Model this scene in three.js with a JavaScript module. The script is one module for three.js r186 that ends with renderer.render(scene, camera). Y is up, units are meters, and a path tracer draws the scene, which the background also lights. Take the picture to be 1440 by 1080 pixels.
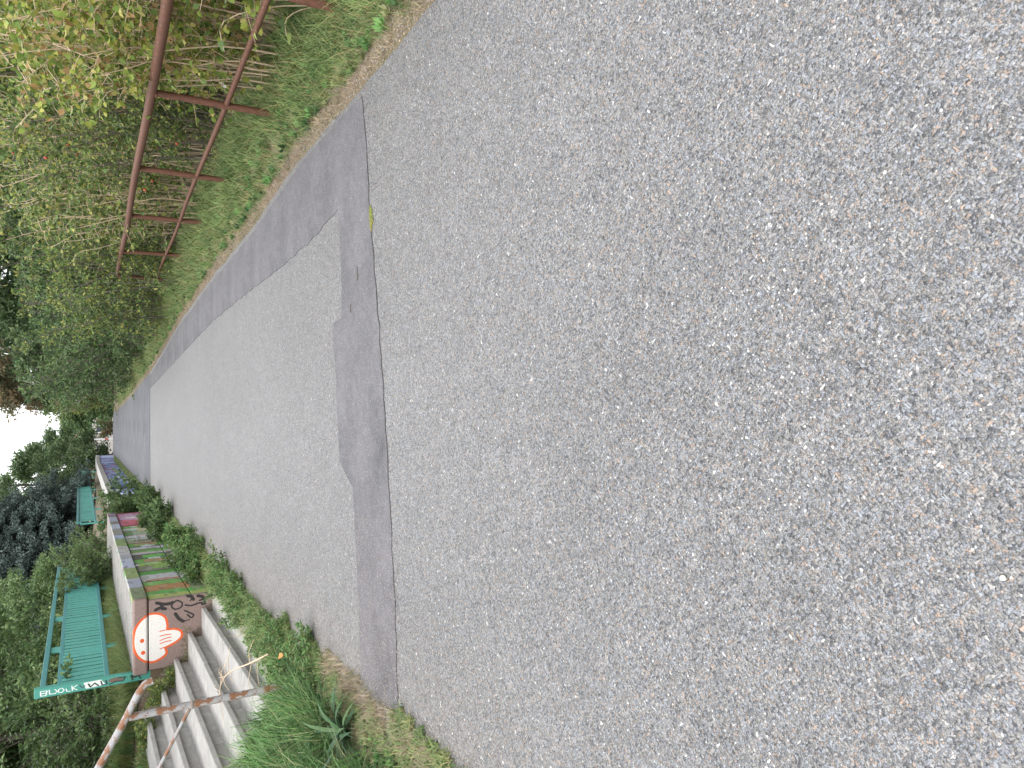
import * as THREE from 'three';
import { mergeGeometries } from 'three/addons/utils/BufferGeometryUtils.js';
import { ImprovedNoise } from 'three/addons/math/ImprovedNoise.js';
import { RoundedBoxGeometry } from 'three/addons/geometries/RoundedBoxGeometry.js';

// ------------------------------------------------------------------ camera, sky, sun, exposure
const W = 1024, H = 768;
const scene = new THREE.Scene();
const FOC = 1040, TILT = 0.52903, YAW = 0.04148;                  // the photograph was taken with the phone on its side
const camera = new THREE.PerspectiveCamera(2 * Math.atan(540 / FOC) * 180 / Math.PI, W / H, 0.05, 3000);
camera.position.set(0, 1.5, 0);
const fwd = new THREE.Vector3(Math.sin(YAW) * Math.cos(TILT), -Math.sin(TILT), -Math.cos(YAW) * Math.cos(TILT));
camera.up.set(Math.cos(YAW), 0, Math.sin(YAW));
camera.lookAt(camera.position.clone().add(fwd));

const renderer = new THREE.WebGLRenderer({ antialias: true });
renderer.setSize(W, H);
renderer.toneMapping = THREE.LinearToneMapping;
renderer.toneMappingExposure = 1.8;
renderer.shadowMap.enabled = true;

{ // overcast sky: brighter overhead, very soft cloud structure
  const w = 512, h = 256, d = new Float32Array(w * h * 4), n = new ImprovedNoise();
  for (let j = 0; j < h; j++) for (let i = 0; i < w; i++) {
    const el = (j + 0.5) / h * Math.PI - Math.PI / 2, az = i / w * Math.PI * 2, k = (j * w + i) * 4;
    const s = Math.sin(el), cx = Math.cos(az) * Math.cos(el), cz = Math.sin(az) * Math.cos(el);
    let v = 1.0 + 0.75 * Math.max(s, 0);
    v *= 1 + 0.10 * n.noise(cx * 2.1 + 4, s * 4, cz * 2.1) + 0.05 * n.noise(cx * 6, s * 10 + 3, cz * 6);
    if (s < 0) v = 1.0;
    d[k] = v * 0.985; d[k + 1] = v; d[k + 2] = v * 1.03; d[k + 3] = 1;
  }
  const t = new THREE.DataTexture(d, w, h, THREE.RGBAFormat, THREE.FloatType);
  t.mapping = THREE.EquirectangularReflectionMapping; t.magFilter = t.minFilter = THREE.LinearFilter; t.needsUpdate = true;
  scene.background = t; scene.environment = t;
}
const sun = new THREE.DirectionalLight(new THREE.Color(1, 0.96, 0.9), 1.2);
sun.position.set(-9, 26, 12); sun.target.position.set(0, 0, -10);
sun.castShadow = true; sun.shadow.radius = 26; sun.shadow.mapSize.set(2048, 2048);
Object.assign(sun.shadow.camera, { left: -40, right: 40, top: 60, bottom: -60, near: 1, far: 150 });
scene.add(sun, sun.target);

// ------------------------------------------------------------------ helpers
const noise = new ImprovedNoise();
function rng(seed) { let a = seed >>> 0; return () => { a = (a + 0x6D2B79F5) | 0; let t = Math.imul(a ^ (a >>> 15), 1 | a); t = (t + Math.imul(t ^ (t >>> 7), 61 | t)) ^ t; return ((t ^ (t >>> 14)) >>> 0) / 4294967296; }; }
const lerp = (a, b, t) => a + (b - a) * t, clamp = (x, a = 0, b = 1) => Math.min(b, Math.max(a, x));
const sstep = (a, b, x) => { const t = clamp((x - a) / (b - a)); return t * t * (3 - 2 * t); };
const V = (x, y, z) => new THREE.Vector3(x, y, z);
const used = {};
function numbered(n) { used[n] = (used[n] ?? -1) + 1; return used[n] ? `${n}_${String(used[n]).padStart(3, '0')}` : n; }
function tag(o, label, category, group, kind) { if (label) o.userData.label = label; if (category) o.userData.category = category; if (group) o.userData.group = group; if (kind) o.userData.kind = kind; return o; }
function thing(name, label, category, pos = [0, 0, 0], group) { const g = new THREE.Group(); g.name = numbered(name); g.position.set(...pos); scene.add(g); return tag(g, label, category, group); }
function mesh(name, geo, mat, parent = scene) { const m = new THREE.Mesh(geo, mat); m.name = parent === scene ? numbered(name) : name; m.castShadow = m.receiveShadow = true; parent.add(m); return m; }
function struct(name, geo, mat, label) { const m = mesh(name, geo, mat); m.userData.kind = 'structure'; if (label) m.userData.label = label; return m; }
function copyOf(src, name, label, pos, turn = 0, sc = [1, 1, 1]) { const c = src.clone(); c.name = numbered(name); c.userData = { ...src.userData, label }; c.position.set(...pos); c.rotation.y = turn; c.scale.set(...sc); scene.add(c); return c; }
function fbm(x, y, z, o = 4) { let s = 0, a = 0.5; for (let i = 0; i < o; i++) { s += a * noise.noise(x, y, z); x *= 2.03; y *= 2.03; z *= 2.03; a *= 0.5; } return s; }
const l2s = c => c <= 0.0031308 ? c * 12.92 : 1.055 * Math.pow(c, 1 / 2.4) - 0.055;
function dataTex(n, fn, srgb, rep = 1, m = n) {
  const d = new Uint8Array(n * m * 4), c = [0, 0, 0];
  for (let j = 0; j < m; j++) for (let i = 0; i < n; i++) { fn(i / n, j / m, c, i, j); const k = (j * n + i) * 4; for (let q = 0; q < 3; q++) d[k + q] = 255 * clamp(srgb ? l2s(Math.max(0, c[q])) : c[q]); d[k + 3] = 255; }
  const t = new THREE.DataTexture(d, n, m); if (srgb) t.colorSpace = THREE.SRGBColorSpace;
  t.wrapS = t.wrapT = THREE.RepeatWrapping; t.magFilter = THREE.LinearFilter; t.minFilter = THREE.LinearMipmapLinearFilter; t.generateMipmaps = true; t.repeat.set(rep, rep); t.needsUpdate = true; return t;
}
// noise that closes on itself over the unit square
function tnoise(u, v, f, s = 0) { const n = (a, b) => noise.noise(a * f, b * f, s); const a = n(u, v), b = n(u - 1, v), c = n(u, v - 1), d = n(u - 1, v - 1); return lerp(lerp(a, b, u), lerp(c, d, u), v); }
const G = k => new THREE.Color(k, k, k);
function std(o) { return new THREE.MeshStandardMaterial({ roughness: 0.9, metalness: 0, ...o }); }
function tube(pts, r0, r1, sides = 5, closed = false) {
  const pos = [], idx = [], uv = [], n = pts.length; let L = 0;
  for (let i = 0; i < n; i++) {
    const t = V().subVectors(pts[Math.min(i + 1, n - 1)], pts[Math.max(i - 1, 0)]).normalize();
    const a = Math.abs(t.y) < 0.9 ? V(0, 1, 0) : V(1, 0, 0), b = V().crossVectors(t, a).normalize(), c = V().crossVectors(t, b);
    if (i) L += pts[i].distanceTo(pts[i - 1]);
    const r = lerp(r0, r1, i / (n - 1));
    for (let k = 0; k <= sides; k++) { const an = k / sides * Math.PI * 2, p = pts[i].clone().addScaledVector(b, Math.cos(an) * r).addScaledVector(c, Math.sin(an) * r); pos.push(p.x, p.y, p.z); uv.push(k / sides, L * 4); }
  }
  const s = sides + 1;
  for (let i = 0; i < n - 1; i++) for (let k = 0; k < sides; k++) { const a = i * s + k; idx.push(a, a + s, a + 1, a + 1, a + s, a + s + 1); }
  if (closed) for (const e of [0, n - 1]) { const q = pos.length / 3; pos.push(pts[e].x, pts[e].y, pts[e].z); uv.push(0.5, e ? L * 4 : 0); for (let k = 0; k < sides; k++) e ? idx.push(q, e * s + k, e * s + k + 1) : idx.push(q, k + 1, k); }
  const g = new THREE.BufferGeometry(); g.setAttribute('position', new THREE.Float32BufferAttribute(pos, 3)); g.setAttribute('uv', new THREE.Float32BufferAttribute(uv, 2)); g.setIndex(idx); g.computeVertexNormals(); return g;
}
function pipe(a, b, r, sides = 12) { const n = 8, p = []; for (let i = 0; i <= n; i++) p.push(a.clone().lerp(b, i / n)); return tube(p, r, r, sides, true); }
function box(x0, x1, y0, y1, z0, z1, r = 0.008) { const g = new RoundedBoxGeometry(Math.abs(x1 - x0), Math.abs(y1 - y0), Math.abs(z1 - z0), 2, r); g.translate((x0 + x1) / 2, (y0 + y1) / 2, (z0 + z1) / 2); return g; }
// uv from position: 'x' faces take (z,y), 'y' faces (x,z), 'z' faces (x,y), in metres divided by size
function boxUV(g, size = 1) { const p = g.attributes.position, n = g.attributes.normal, uv = new Float32Array(p.count * 2); for (let i = 0; i < p.count; i++) { const x = p.getX(i), y = p.getY(i), z = p.getZ(i), a = Math.abs(n.getX(i)), b = Math.abs(n.getY(i)), c = Math.abs(n.getZ(i)); let u, v; if (a >= b && a >= c) { u = z; v = y; } else if (b >= c) { u = x; v = z; } else { u = x; v = y; } uv[i * 2] = u / size; uv[i * 2 + 1] = v / size; } g.setAttribute('uv', new THREE.BufferAttribute(uv, 2)); return g; }

// ------------------------------------------------------------------ lie of the land
const crest = z => { const d = -38 - z; return d < 0 ? 0 : d < 16 ? -0.0016 * d * d : -0.4096 - 0.0512 * (Math.min(d, 90) - 16); };
function landY(x, z) {
  let h = 0; const p = crest(z);
  const n = 0.05 * fbm(x * 0.7, 3, z * 0.7, 3);
  if (x < -1.8) {
    const inStair = z < -6.15 && z > -10.3, inWall = (z <= -10.3 && z > -20) || (z < -23 && z > -59);
    const bank = clamp((-2.0 - x) * 0.52, 0, 0.9) + clamp((-3.8 - x) * 0.06, 0, 0.6);
    if (inWall) h = lerp(0, 0.88, sstep(-2.45, -3.0, x)) + clamp((-3.4 - x) * 0.1, 0, 0.7);
    else if (inStair) h = x > -2.46 ? 0 : x > -3.86 ? bank - 0.26 : 0.74 + clamp((-3.9 - x) * 0.08, 0, 0.6);
    else h = bank + (x < -2 ? n : 0);
    if (x < -3.4 && !inStair) h += n;
  } else if (x > 1.98) { h = 0.015 + 0.05 * sstep(2.0, 2.5, x) - 0.12 * clamp(x - 3.1, 0, 9) + (x > 2.15 ? n * 0.6 : 0); }
  return h + p;
}
function list(parts) { const o = []; for (const [a, b, s] of parts) for (let v = a; v < b - 1e-6; v += s) o.push(v); o.push(parts[parts.length - 1][1]); return o; }
const ZS = list([[-900, -300, 100], [-300, -120, 15], [-120, -62, 4], [-62, -38, 1], [-38, -12, 0.5], [-12, 6, 0.2], [6, 20, 2], [20, 300, 40]]);

// ------------------------------------------------------------------ textures and materials
const TEXA = 2048, TILE = 3.1;                                   // coarse asphalt: crushed stones of mixed size in a fine matrix
function cellField(cells, seed) {
  const r = rng(seed), n = cells * cells, px = new Float32Array(n), py = new Float32Array(n), c = [];
  for (let i = 0; i < n; i++) { px[i] = 0.08 + 0.84 * r(); py[i] = 0.08 + 0.84 * r(); c.push([r(), r(), r()]); }
  return (u, v) => {
    const x = u * cells, y = v * cells, ix = Math.floor(x), iy = Math.floor(y); let d1 = 9, d2 = 9, id = 0;
    for (let b = -1; b <= 1; b++) for (let a = -1; a <= 1; a++) { const k = ((iy + b + cells) % cells) * cells + (ix + a + cells) % cells, dx = ix + a + px[k] - x, dy = iy + b + py[k] - y, d = dx * dx + dy * dy; if (d < d1) { d2 = d1; d1 = d; id = k; } else if (d < d2) d2 = d; }
    return [Math.sqrt(d1), Math.sqrt(d2), c[id]];
  };
}
function stoneColour(q, out) {
  const [a, b, c] = q; let v = 0.10 + 0.15 * b;
  if (a < 0.06) { out[0] = 0.20 + 0.08 * b; out[1] = 0.155 + 0.06 * b; out[2] = 0.125 + 0.05 * b; }                        // tan and pink stones
  else if (a < 0.145) { v = 0.045 + 0.04 * b; out[0] = v; out[1] = v * 1.03; out[2] = v * 1.12; }                           // dark stones
  else if (a < 0.158) { v = 0.32 + 0.22 * b; out[0] = v; out[1] = v * 0.985; out[2] = v * 0.95; }                         // white chips
  else if (a < 0.50) { out[0] = v * 0.95; out[1] = v * 0.99; out[2] = v * 1.075; }                                         // blue grey stones
  else { out[0] = v * (1.01 + 0.05 * c); out[1] = v; out[2] = v * (0.99 - 0.04 * c); }
}
const bumpA = new Uint8Array(TEXA * TEXA);
const asphaltMap = (() => {
  const f0 = cellField(92, 10), f1 = cellField(290, 11), f2 = cellField(560, 12), f3 = cellField(900, 13), t = [0, 0, 0];
  return dataTex(TEXA, (u, v, c, i, j) => {
    const wu = u + 0.0011 * Math.sin(v * 811), wv = v + 0.0011 * Math.sin(u * 743), A = f1((wu + 1) % 1, (wv + 1) % 1), B = f2(u, v); let h;
    const edge = A[1] - A[0], big = A[2][2] < 0.66 && A[0] < 0.25 + 0.3 * A[2][1] && edge > 0.07;
    if (big) { stoneColour([A[2][0], A[2][1], A[2][0]], c); if (edge < 0.14) { c[0] *= 0.55; c[1] *= 0.55; c[2] *= 0.55; } h = 0.55 + 0.4 * Math.min(1, edge * 2); }
    else { stoneColour([B[2][0], B[2][1], B[2][2]], c); const e = B[1] - B[0]; if (e < 0.15) { c[0] *= 0.42; c[1] *= 0.42; c[2] *= 0.42; } h = 0.22 + 0.5 * Math.min(1, e * 1.6) * (0.4 + 0.6 * B[2][2]); }
    const G = f3(u, v)[2][0], g = (0.80 + 0.40 * G) * (0.92 + 0.18 * f0((wu + 0.004 * Math.sin(v * 300) + 1) % 1, (wv + 1) % 1)[2][0]); c[0] *= g; c[1] *= g; c[2] *= g;
    bumpA[j * TEXA + i] = 255 * clamp(h + 0.12 * (G - 0.5));
  }, true);
})();
const asphaltBump = dataTex(TEXA, (u, v, c, i, j) => { c[0] = c[1] = c[2] = bumpA[j * TEXA + i] / 255; }, false);
const bump2 = new Uint8Array(1024 * 1024);
const fineMap = (() => { const f = cellField(300, 21); return dataTex(1024, (u, v, c, i, j) => { const A = f(u, v), k = 0.100 + 0.06 * (A[2][0] - 0.5) + 0.045 * tnoise(u, v, 4) + 0.03 * tnoise(u, v, 17, 5); const w = A[2][1] < 0.035 ? 2.1 : 1; c[0] = k * w * 1.02; c[1] = k * w * 0.98; c[2] = k * w * 1.05; bump2[j * 1024 + i] = 255 * clamp(0.3 + 0.5 * (A[1] - A[0]) + 0.2 * A[2][2]); }, true); })();
const fineBump = dataTex(1024, (u, v, c, i, j) => { c[0] = c[1] = c[2] = bump2[j * 1024 + i] / 255; }, false);
const M = {};
M.asphalt = std({ map: asphaltMap, bumpMap: asphaltBump, bumpScale: 0.005, roughness: 0.54, vertexColors: true });
M.patch = std({ map: fineMap, bumpMap: fineBump, bumpScale: 0.002, roughness: 0.84, vertexColors: true });
M.crack = std({ color: new THREE.Color().setRGB(0.035, 0.033, 0.033) });
const soilMap = (() => { const f = cellField(230, 31); return dataTex(1024, (u, v, c) => { const A = f(u, v), n = 0.5 + 0.5 * tnoise(u, v, 5, 2) + 0.3 * tnoise(u, v, 17, 4), k = 0.55 + 0.7 * A[2][0]; const m = clamp(n); c[0] = k * lerp(0.25, 0.12, m); c[1] = k * lerp(0.195, 0.105, m); c[2] = k * lerp(0.155, 0.065, m); if (A[2][1] < 0.06) { c[0] = c[1] = c[2] = 0.30; } }, true); })();
M.soil = std({ map: soilMap, bumpMap: fineBump, bumpScale: 0.006, roughness: 1, vertexColors: true });
const concMap = dataTex(1024, (u, v, c) => { const n = tnoise(u, v, 4) * 0.10 + tnoise(u, v, 13, 3) * 0.10 + tnoise(u, v, 60, 4) * 0.10 + tnoise(u, v, 170, 6) * 0.10; const st = clamp(tnoise(u, v, 7, 9) * 2.2 - 0.35) * 0.5; const k = (0.38 + n * 0.9) * (1 - st * 0.6); c[0] = k * 1.0; c[1] = k * 0.965; c[2] = k * 0.915; }, true);
M.concrete = std({ map: concMap, color: G(0.84), bumpMap: concMap, bumpScale: 0.003, roughness: 0.93 });
const oldMap = dataTex(1024, (u, v, c) => { const n = tnoise(u, v, 5) * 0.12 + tnoise(u, v, 33, 3) * 0.16 + tnoise(u, v, 110, 4) * 0.16; const k = 0.26 + n; const g = clamp(tnoise(u, v, 6, 12) * 2 - 0.2) * 0.35; const e = 1 + 0.5 * tnoise(u, v, 45, 21) + 0.4 * clamp(tnoise(u, v, 14, 22) * 3 - 0.6); c[0] = k * e * (1.02 - g * 0.4); c[1] = k * e * 0.95; c[2] = k * e * (0.9 - g * 0.4); }, true);
M.oldConcrete = std({ map: oldMap, color: G(0.84), bumpMap: oldMap, bumpScale: 0.004, roughness: 0.95 });
const rustMap = dataTex(512, (u, v, c) => { const a = tnoise(u, v, 6) + 0.6 * tnoise(u, v, 23, 2) + 0.5 * tnoise(u, v, 70, 7), p = clamp(tnoise(u, v, 9, 8) * 3.0 + tnoise(u, v, 40, 9) * 1.6 - 0.85); const k = 1 + 0.7 * a; c[0] = lerp(0.15 * k, 0.42, p); c[1] = lerp(0.064 * k, 0.30, p); c[2] = lerp(0.038 * k, 0.22, p); }, true);
M.rust = std({ map: rustMap, color: G(0.84), bumpMap: rustMap, bumpScale: 0.002, roughness: 0.72, metalness: 0.1 });
const peelMap = dataTex(512, (u, v, c) => { const p = clamp((tnoise(u, v, 4, 3) + 0.5 * tnoise(u, v, 16, 5) + 0.3 * tnoise(u, v, 60, 6)) * 6 + 0.3), k = 1 + 0.5 * tnoise(u, v, 50, 1); c[0] = lerp(0.36, 0.24 * k, p); c[1] = lerp(0.36, 0.11 * k, p); c[2] = lerp(0.37, 0.055 * k, p); }, true);
M.peel = std({ map: peelMap, color: G(0.84), roughness: 0.62 });
const tealMap = dataTex(512, (u, v, c) => { const n = tnoise(u, v, 8) * 0.16 + tnoise(u, v, 40, 2) * 0.14, w = clamp(tnoise(u, v * 0.999, 11, 6) * 2.4 - 0.75) * 0.6, k = 1 + n; c[0] = lerp(0.085 * k, 0.33, w); c[1] = lerp(0.325 * k, 0.38, w); c[2] = lerp(0.285 * k, 0.39, w); }, true);
M.teal = std({ map: tealMap, color: G(1.05), roughness: 0.6 });
M.tealFrame = std({ map: tealMap, color: new THREE.Color(0.78, 0.74, 0.85), roughness: 0.5 });
const barkMap = dataTex(256, (u, v, c) => { const k = 0.11 + 0.08 * tnoise(u, v, 20) + 0.05 * tnoise(u, v, 60, 3); c[0] = k * 1.1; c[1] = k * 0.95; c[2] = k * 0.78; }, true);
M.bark = std({ map: barkMap });
const strawMap = dataTex(256, (u, v, c) => { const k = 0.50 + 0.18 * tnoise(u, v, 8) + 0.12 * tnoise(u, v, 40, 3); c[0] = k * 1.1; c[1] = k * 0.85; c[2] = k * 0.60; }, true);
M.straw = std({ map: strawMap });
M.greenStem = std({ color: new THREE.Color().setRGB(0.10, 0.13, 0.045) });
const leafMat = (t = 0.42) => new THREE.MeshPhysicalMaterial({ roughness: 0.75, transmission: t, thickness: 0, side: THREE.DoubleSide, specularIntensity: 0.5 });
M.leaf = leafMat(); M.grass = leafMat(0.3);
M.needle = std({ roughness: 0.85, side: THREE.DoubleSide });

// ------------------------------------------------------------------ ground, path
{
  const xs = list([[-700, -100, 100], [-100, -20, 10], [-20, -6, 1], [-6, -1.6, 0.16], [-1.6, 1.8, 0.85], [1.8, 4, 0.14], [4, 12, 1], [12, 100, 11], [100, 700, 100]]);
  const pos = [], uv = [], col = [], idx = [], nx = xs.length;
  for (const z of ZS) for (const x of xs) {
    pos.push(x, landY(x, z), z); uv.push(x / 1.7, z / 1.7);
    const far = x < -2.4 || x > 2.5, g = clamp(0.5 + 0.9 * fbm(x * 0.9, 7, z * 0.9, 3)), k = far ? 0.75 : 1;
    col.push(k * lerp(1.12, 0.8, g), k * lerp(1.0, 0.92, g), k * lerp(1.0, 0.62, g));
  }
  for (let j = 0; j < ZS.length - 1; j++) for (let i = 0; i < nx - 1; i++) { const a = j * nx + i; idx.push(a, a + nx, a + 1, a + 1, a + nx, a + nx + 1); }
  const g = new THREE.BufferGeometry(); g.setAttribute('position', new THREE.Float32BufferAttribute(pos, 3)); g.setAttribute('uv', new THREE.Float32BufferAttribute(uv, 2)); g.setAttribute('color', new THREE.Float32BufferAttribute(col, 3)); g.setIndex(idx); g.computeVertexNormals();
  struct('ground', g, M.soil, 'brown soil of the verges and banks on both sides of the path');
}
const PY = 0.016;
const edgeL = z => -1.86 + 0.06 * noise.noise(z * 1.3, 1, 0) + 0.05 * noise.noise(z * 5.1, 4, 0), NARROW = [[0, 1.985], [-6, 1.985], [-7.5, 1.87], [-10.2, 1.81], [-13.7, 1.64], [-19.4, 1.15], [-27.8, 0.72], [-38.6, 0.36], [-50, 0.3], [-130, 0.0]], rightAt = z => { if (z >= 0) return 1.985; for (let i = 1; i < NARROW.length; i++) if (z >= NARROW[i][0]) return lerp(NARROW[i - 1][1], NARROW[i][1], (z - NARROW[i - 1][0]) / (NARROW[i][0] - NARROW[i - 1][0])); return 0; }, edgeR = z => rightAt(z) + 0.035 * noise.noise(z * 1.7, 9, 0) + 0.025 * noise.noise(z * 7.3, 5, 0);
function strip(z0, z1, l, r, tile, y, step, tint) {
  const zs = []; for (let z = z0; z > z1 + 1e-6; z -= step) zs.push(z); zs.push(z1);
  const pos = [], uv = [], col = [], idx = [], n = 40;
  for (const z of zs) for (let i = 0; i <= n; i++) { const x = lerp(l(z), r(z), i / n); pos.push(x, crest(z) + y, z); uv.push(x / tile, z / tile); const c = tint(x, z); col.push(...c); }
  for (let j = 0; j < zs.length - 1; j++) for (let i = 0; i < n; i++) { const a = j * (n + 1) + i; idx.push(a, a + 1, a + n + 1, a + 1, a + n + 2, a + n + 1); }
  const g = new THREE.BufferGeometry(); g.setAttribute('position', new THREE.Float32BufferAttribute(pos, 3)); g.setAttribute('uv', new THREE.Float32BufferAttribute(uv, 2)); g.setAttribute('color', new THREE.Float32BufferAttribute(col, 3)); g.setIndex(idx); g.computeVertexNormals(); return g;
}
function pathTint(x, z) { // worn paler streaks, sandy dirt towards the verges, patches of lichen
  const dirt = clamp(fbm(x * 3, 2, z * 1.5, 3) * 1.5 + 0.25 + 1.1 * (sstep(-1.0, -1.8, x)), 0, 1) * 0.5 * sstep(-0.9, -1.8, x);
  const k = 1.0 + 0.16 * fbm(x * 0.8, 5, z * 0.35, 3) + 0.14 * fbm(x * 3.2, 8, z * 3.2, 3);
  return [k * lerp(1, 1.22, dirt), k * lerp(1, 1.12, dirt), k * lerp(1, 1.0, dirt)];
}
struct('path', strip(4, -20.05, edgeL, edgeR, TILE, PY, 0.1, pathTint), M.asphalt, 'pale grey coarse asphalt path with exposed crushed stones');
struct('path', strip(-20.075, -118, z => -1.9 + 0.08 * noise.noise(z, 1, 0) - 0.0006 * Math.max(0, -45 - z) ** 2, z => rightAt(z) + 0.05 * noise.noise(z, 3, 0) - 0.0003 * Math.max(0, -60 - z) ** 2, 2.2, PY + 0.004, 0.5, (x, z) => { const k = 0.98 + 0.25 * fbm(x * 0.8, 5, z * 0.3, 3); return [k * 0.95, k * 1.0, k * 1.03]; }), M.patch, 'darker smooth asphalt of the path from the cross joint to the crest');

// patches of smooth asphalt in the coarse surface: outlines follow the photograph's, in plan (x, z)
function wobble(pts, amp, step, seed) { // breaks straight runs into slightly ragged ones
  const o = [], r = rng(seed);
  for (let i = 0; i < pts.length; i++) { const a = pts[i], b = pts[(i + 1) % pts.length], d = Math.hypot(b[0] - a[0], b[1] - a[1]), n = Math.max(1, Math.round(d / step)); for (let k = 0; k < n; k++) { const t = k / n; o.push([lerp(a[0], b[0], t) + (k ? (r() - 0.5) * amp : 0), lerp(a[1], b[1], t) + (k ? (r() - 0.5) * amp : 0)]); } }
  return o;
}
const bandOutline = wobble([[1.93, -4.27], [1.62, -4.20], [1.18, -4.15], [0.75, -4.07], [0.33, -4.0], [-0.08, -3.95], [-0.47, -3.9], [-0.85, -3.86], [-1.23, -3.83], [-1.84, -3.82], [-1.86, -4.40], [-1.18, -4.45], [-0.79, -4.5], [-0.46, -4.53], [-0.36, -4.72], [-0.31, -4.80], [-0.04, -4.82], [0.3, -4.87], [0.61, -4.92], [0.63, -4.72], [0.99, -4.71], [1.36, -4.77], [1.29, -5.46], [1.26, -6.34], [1.26, -8.26], [1.23, -10.21], [1.03, -14.26], [0.72, -20.0], [1.02, -20.0], [1.57, -13.8], [1.75, -10.2], [1.81, -7.5], [1.93, -6], [1.95, -5.4]], 0.022, 0.09, 5);
function flat(outline, y0, y1) { const s = new THREE.Shape(outline.map(([x, z]) => new THREE.Vector2(x, -z))); const g = new THREE.ExtrudeGeometry(s, { depth: y1 - y0, bevelEnabled: false }); g.rotateX(-Math.PI / 2); g.translate(0, y0, 0); return g; }
function withColour(g, fn) { const p = g.attributes.position, c = new Float32Array(p.count * 3); for (let i = 0; i < p.count; i++) c.set(fn(p.getX(i), p.getZ(i)), i * 3); g.setAttribute('color', new THREE.BufferAttribute(c, 3)); return g; }
{
  const g = withColour(flat(bandOutline, PY - 0.006, PY + 0.005), () => [1, 1, 1]);
  const uv = g.attributes.uv, p = g.attributes.position; for (let i = 0; i < p.count; i++) uv.setXY(i, p.getX(i) / 1.3, p.getZ(i) / 1.3);
  const m = struct('asphalt_patch', g, M.patch, 'smooth dark purple-grey asphalt band across the path with a strip along its right edge');
  // the ragged seam along the near edge of the band
  const r = rng(8), top = [], bot = []; let prev = null;
  const near = bandOutline.filter(([x, z], i) => i < 48 && z > -4.32);
  for (const [x, z] of near) { const w = (0.0015 + 0.008 * Math.pow(r(), 3)) * (x > -0.2 ? 1 : 0.25); top.push([x, z - 0.002]); bot.push([x, z + w]); }
  const seam = mesh('seam', flat(top.concat(bot.reverse()), PY - 0.004, PY + 0.0025), M.crack, m);
}
function inside(poly, x, z) { let c = false; for (let i = 0, j = poly.length - 1; i < poly.length; j = i++) { const a = poly[i], b = poly[j]; if ((a[1] > z) !== (b[1] > z) && x < (b[0] - a[0]) * (z - a[1]) / (b[1] - a[1]) + a[0]) c = !c; } return c; }
struct('joint', flat([[-1.9, -20.05], [1.1, -20.05], [1.1, -20.08], [-1.9, -20.08]], PY - 0.01, PY + 0.002), M.crack, 'dark joint where the coarse and the smooth asphalt meet');

{ // stones standing proud of the worn near surface
  const r = rng(77), g = new THREE.IcosahedronGeometry(1, 0), p = g.attributes.position, jit = {};
  for (let i = 0; i < p.count; i++) { const k = [p.getX(i), p.getY(i), p.getZ(i)].map(v => v.toFixed(2)).join(); jit[k] ??= 0.72 + 0.5 * r(); p.setXYZ(i, p.getX(i) * jit[k], p.getY(i) * jit[k], p.getZ(i) * jit[k]); }
  g.computeVertexNormals();
  const N = 64000, im = new THREE.InstancedMesh(g, std({ roughness: 0.78 }), N), o = new THREE.Object3D(), c = new THREE.Color(), q = [0, 0, 0];
  let n = 0;
  while (n < N) {
    const z = -0.35 - 8.2 * Math.pow(r(), 1.7), x = (r() * 2 - 1) * Math.min(1.95, 0.9 + 0.75 * -z);
    const s0 = r(), s = lerp(0.0017, 0.0052, s0 * s0);
    if (x < edgeL(z) + 0.02 || x > edgeR(z) - 0.02 || inside(bandOutline, x, z)) { continue; }
    o.position.set(x, PY - s * 0.12, z); o.rotation.set((r() - 0.5) * 0.7, r() * 6.28, (r() - 0.5) * 0.7); o.scale.set(s * lerp(0.8, 1.35, r()), s * lerp(0.3, 0.5, r()), s); o.updateMatrix(); im.setMatrixAt(n, o.matrix);
    const cl = Math.exp(-(((x - 0.16) / 0.34) ** 2) - (((z + 1.22) / 0.22) ** 2)); stoneColour([r() < 0.3 * cl ? 0.145 : r(), r(), r()], q); const t = pathTint(x, z); im.setColorAt(n, c.setRGB(q[0] * t[0], q[1] * t[1], q[2] * t[2])); n++;
  }
  im.name = 'asphalt_stones'; im.castShadow = im.receiveShadow = true; tag(im, 'crushed grey, tan and white stones set in the near path surface', 'stones', null, 'stuff'); scene.add(im);
}

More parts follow.
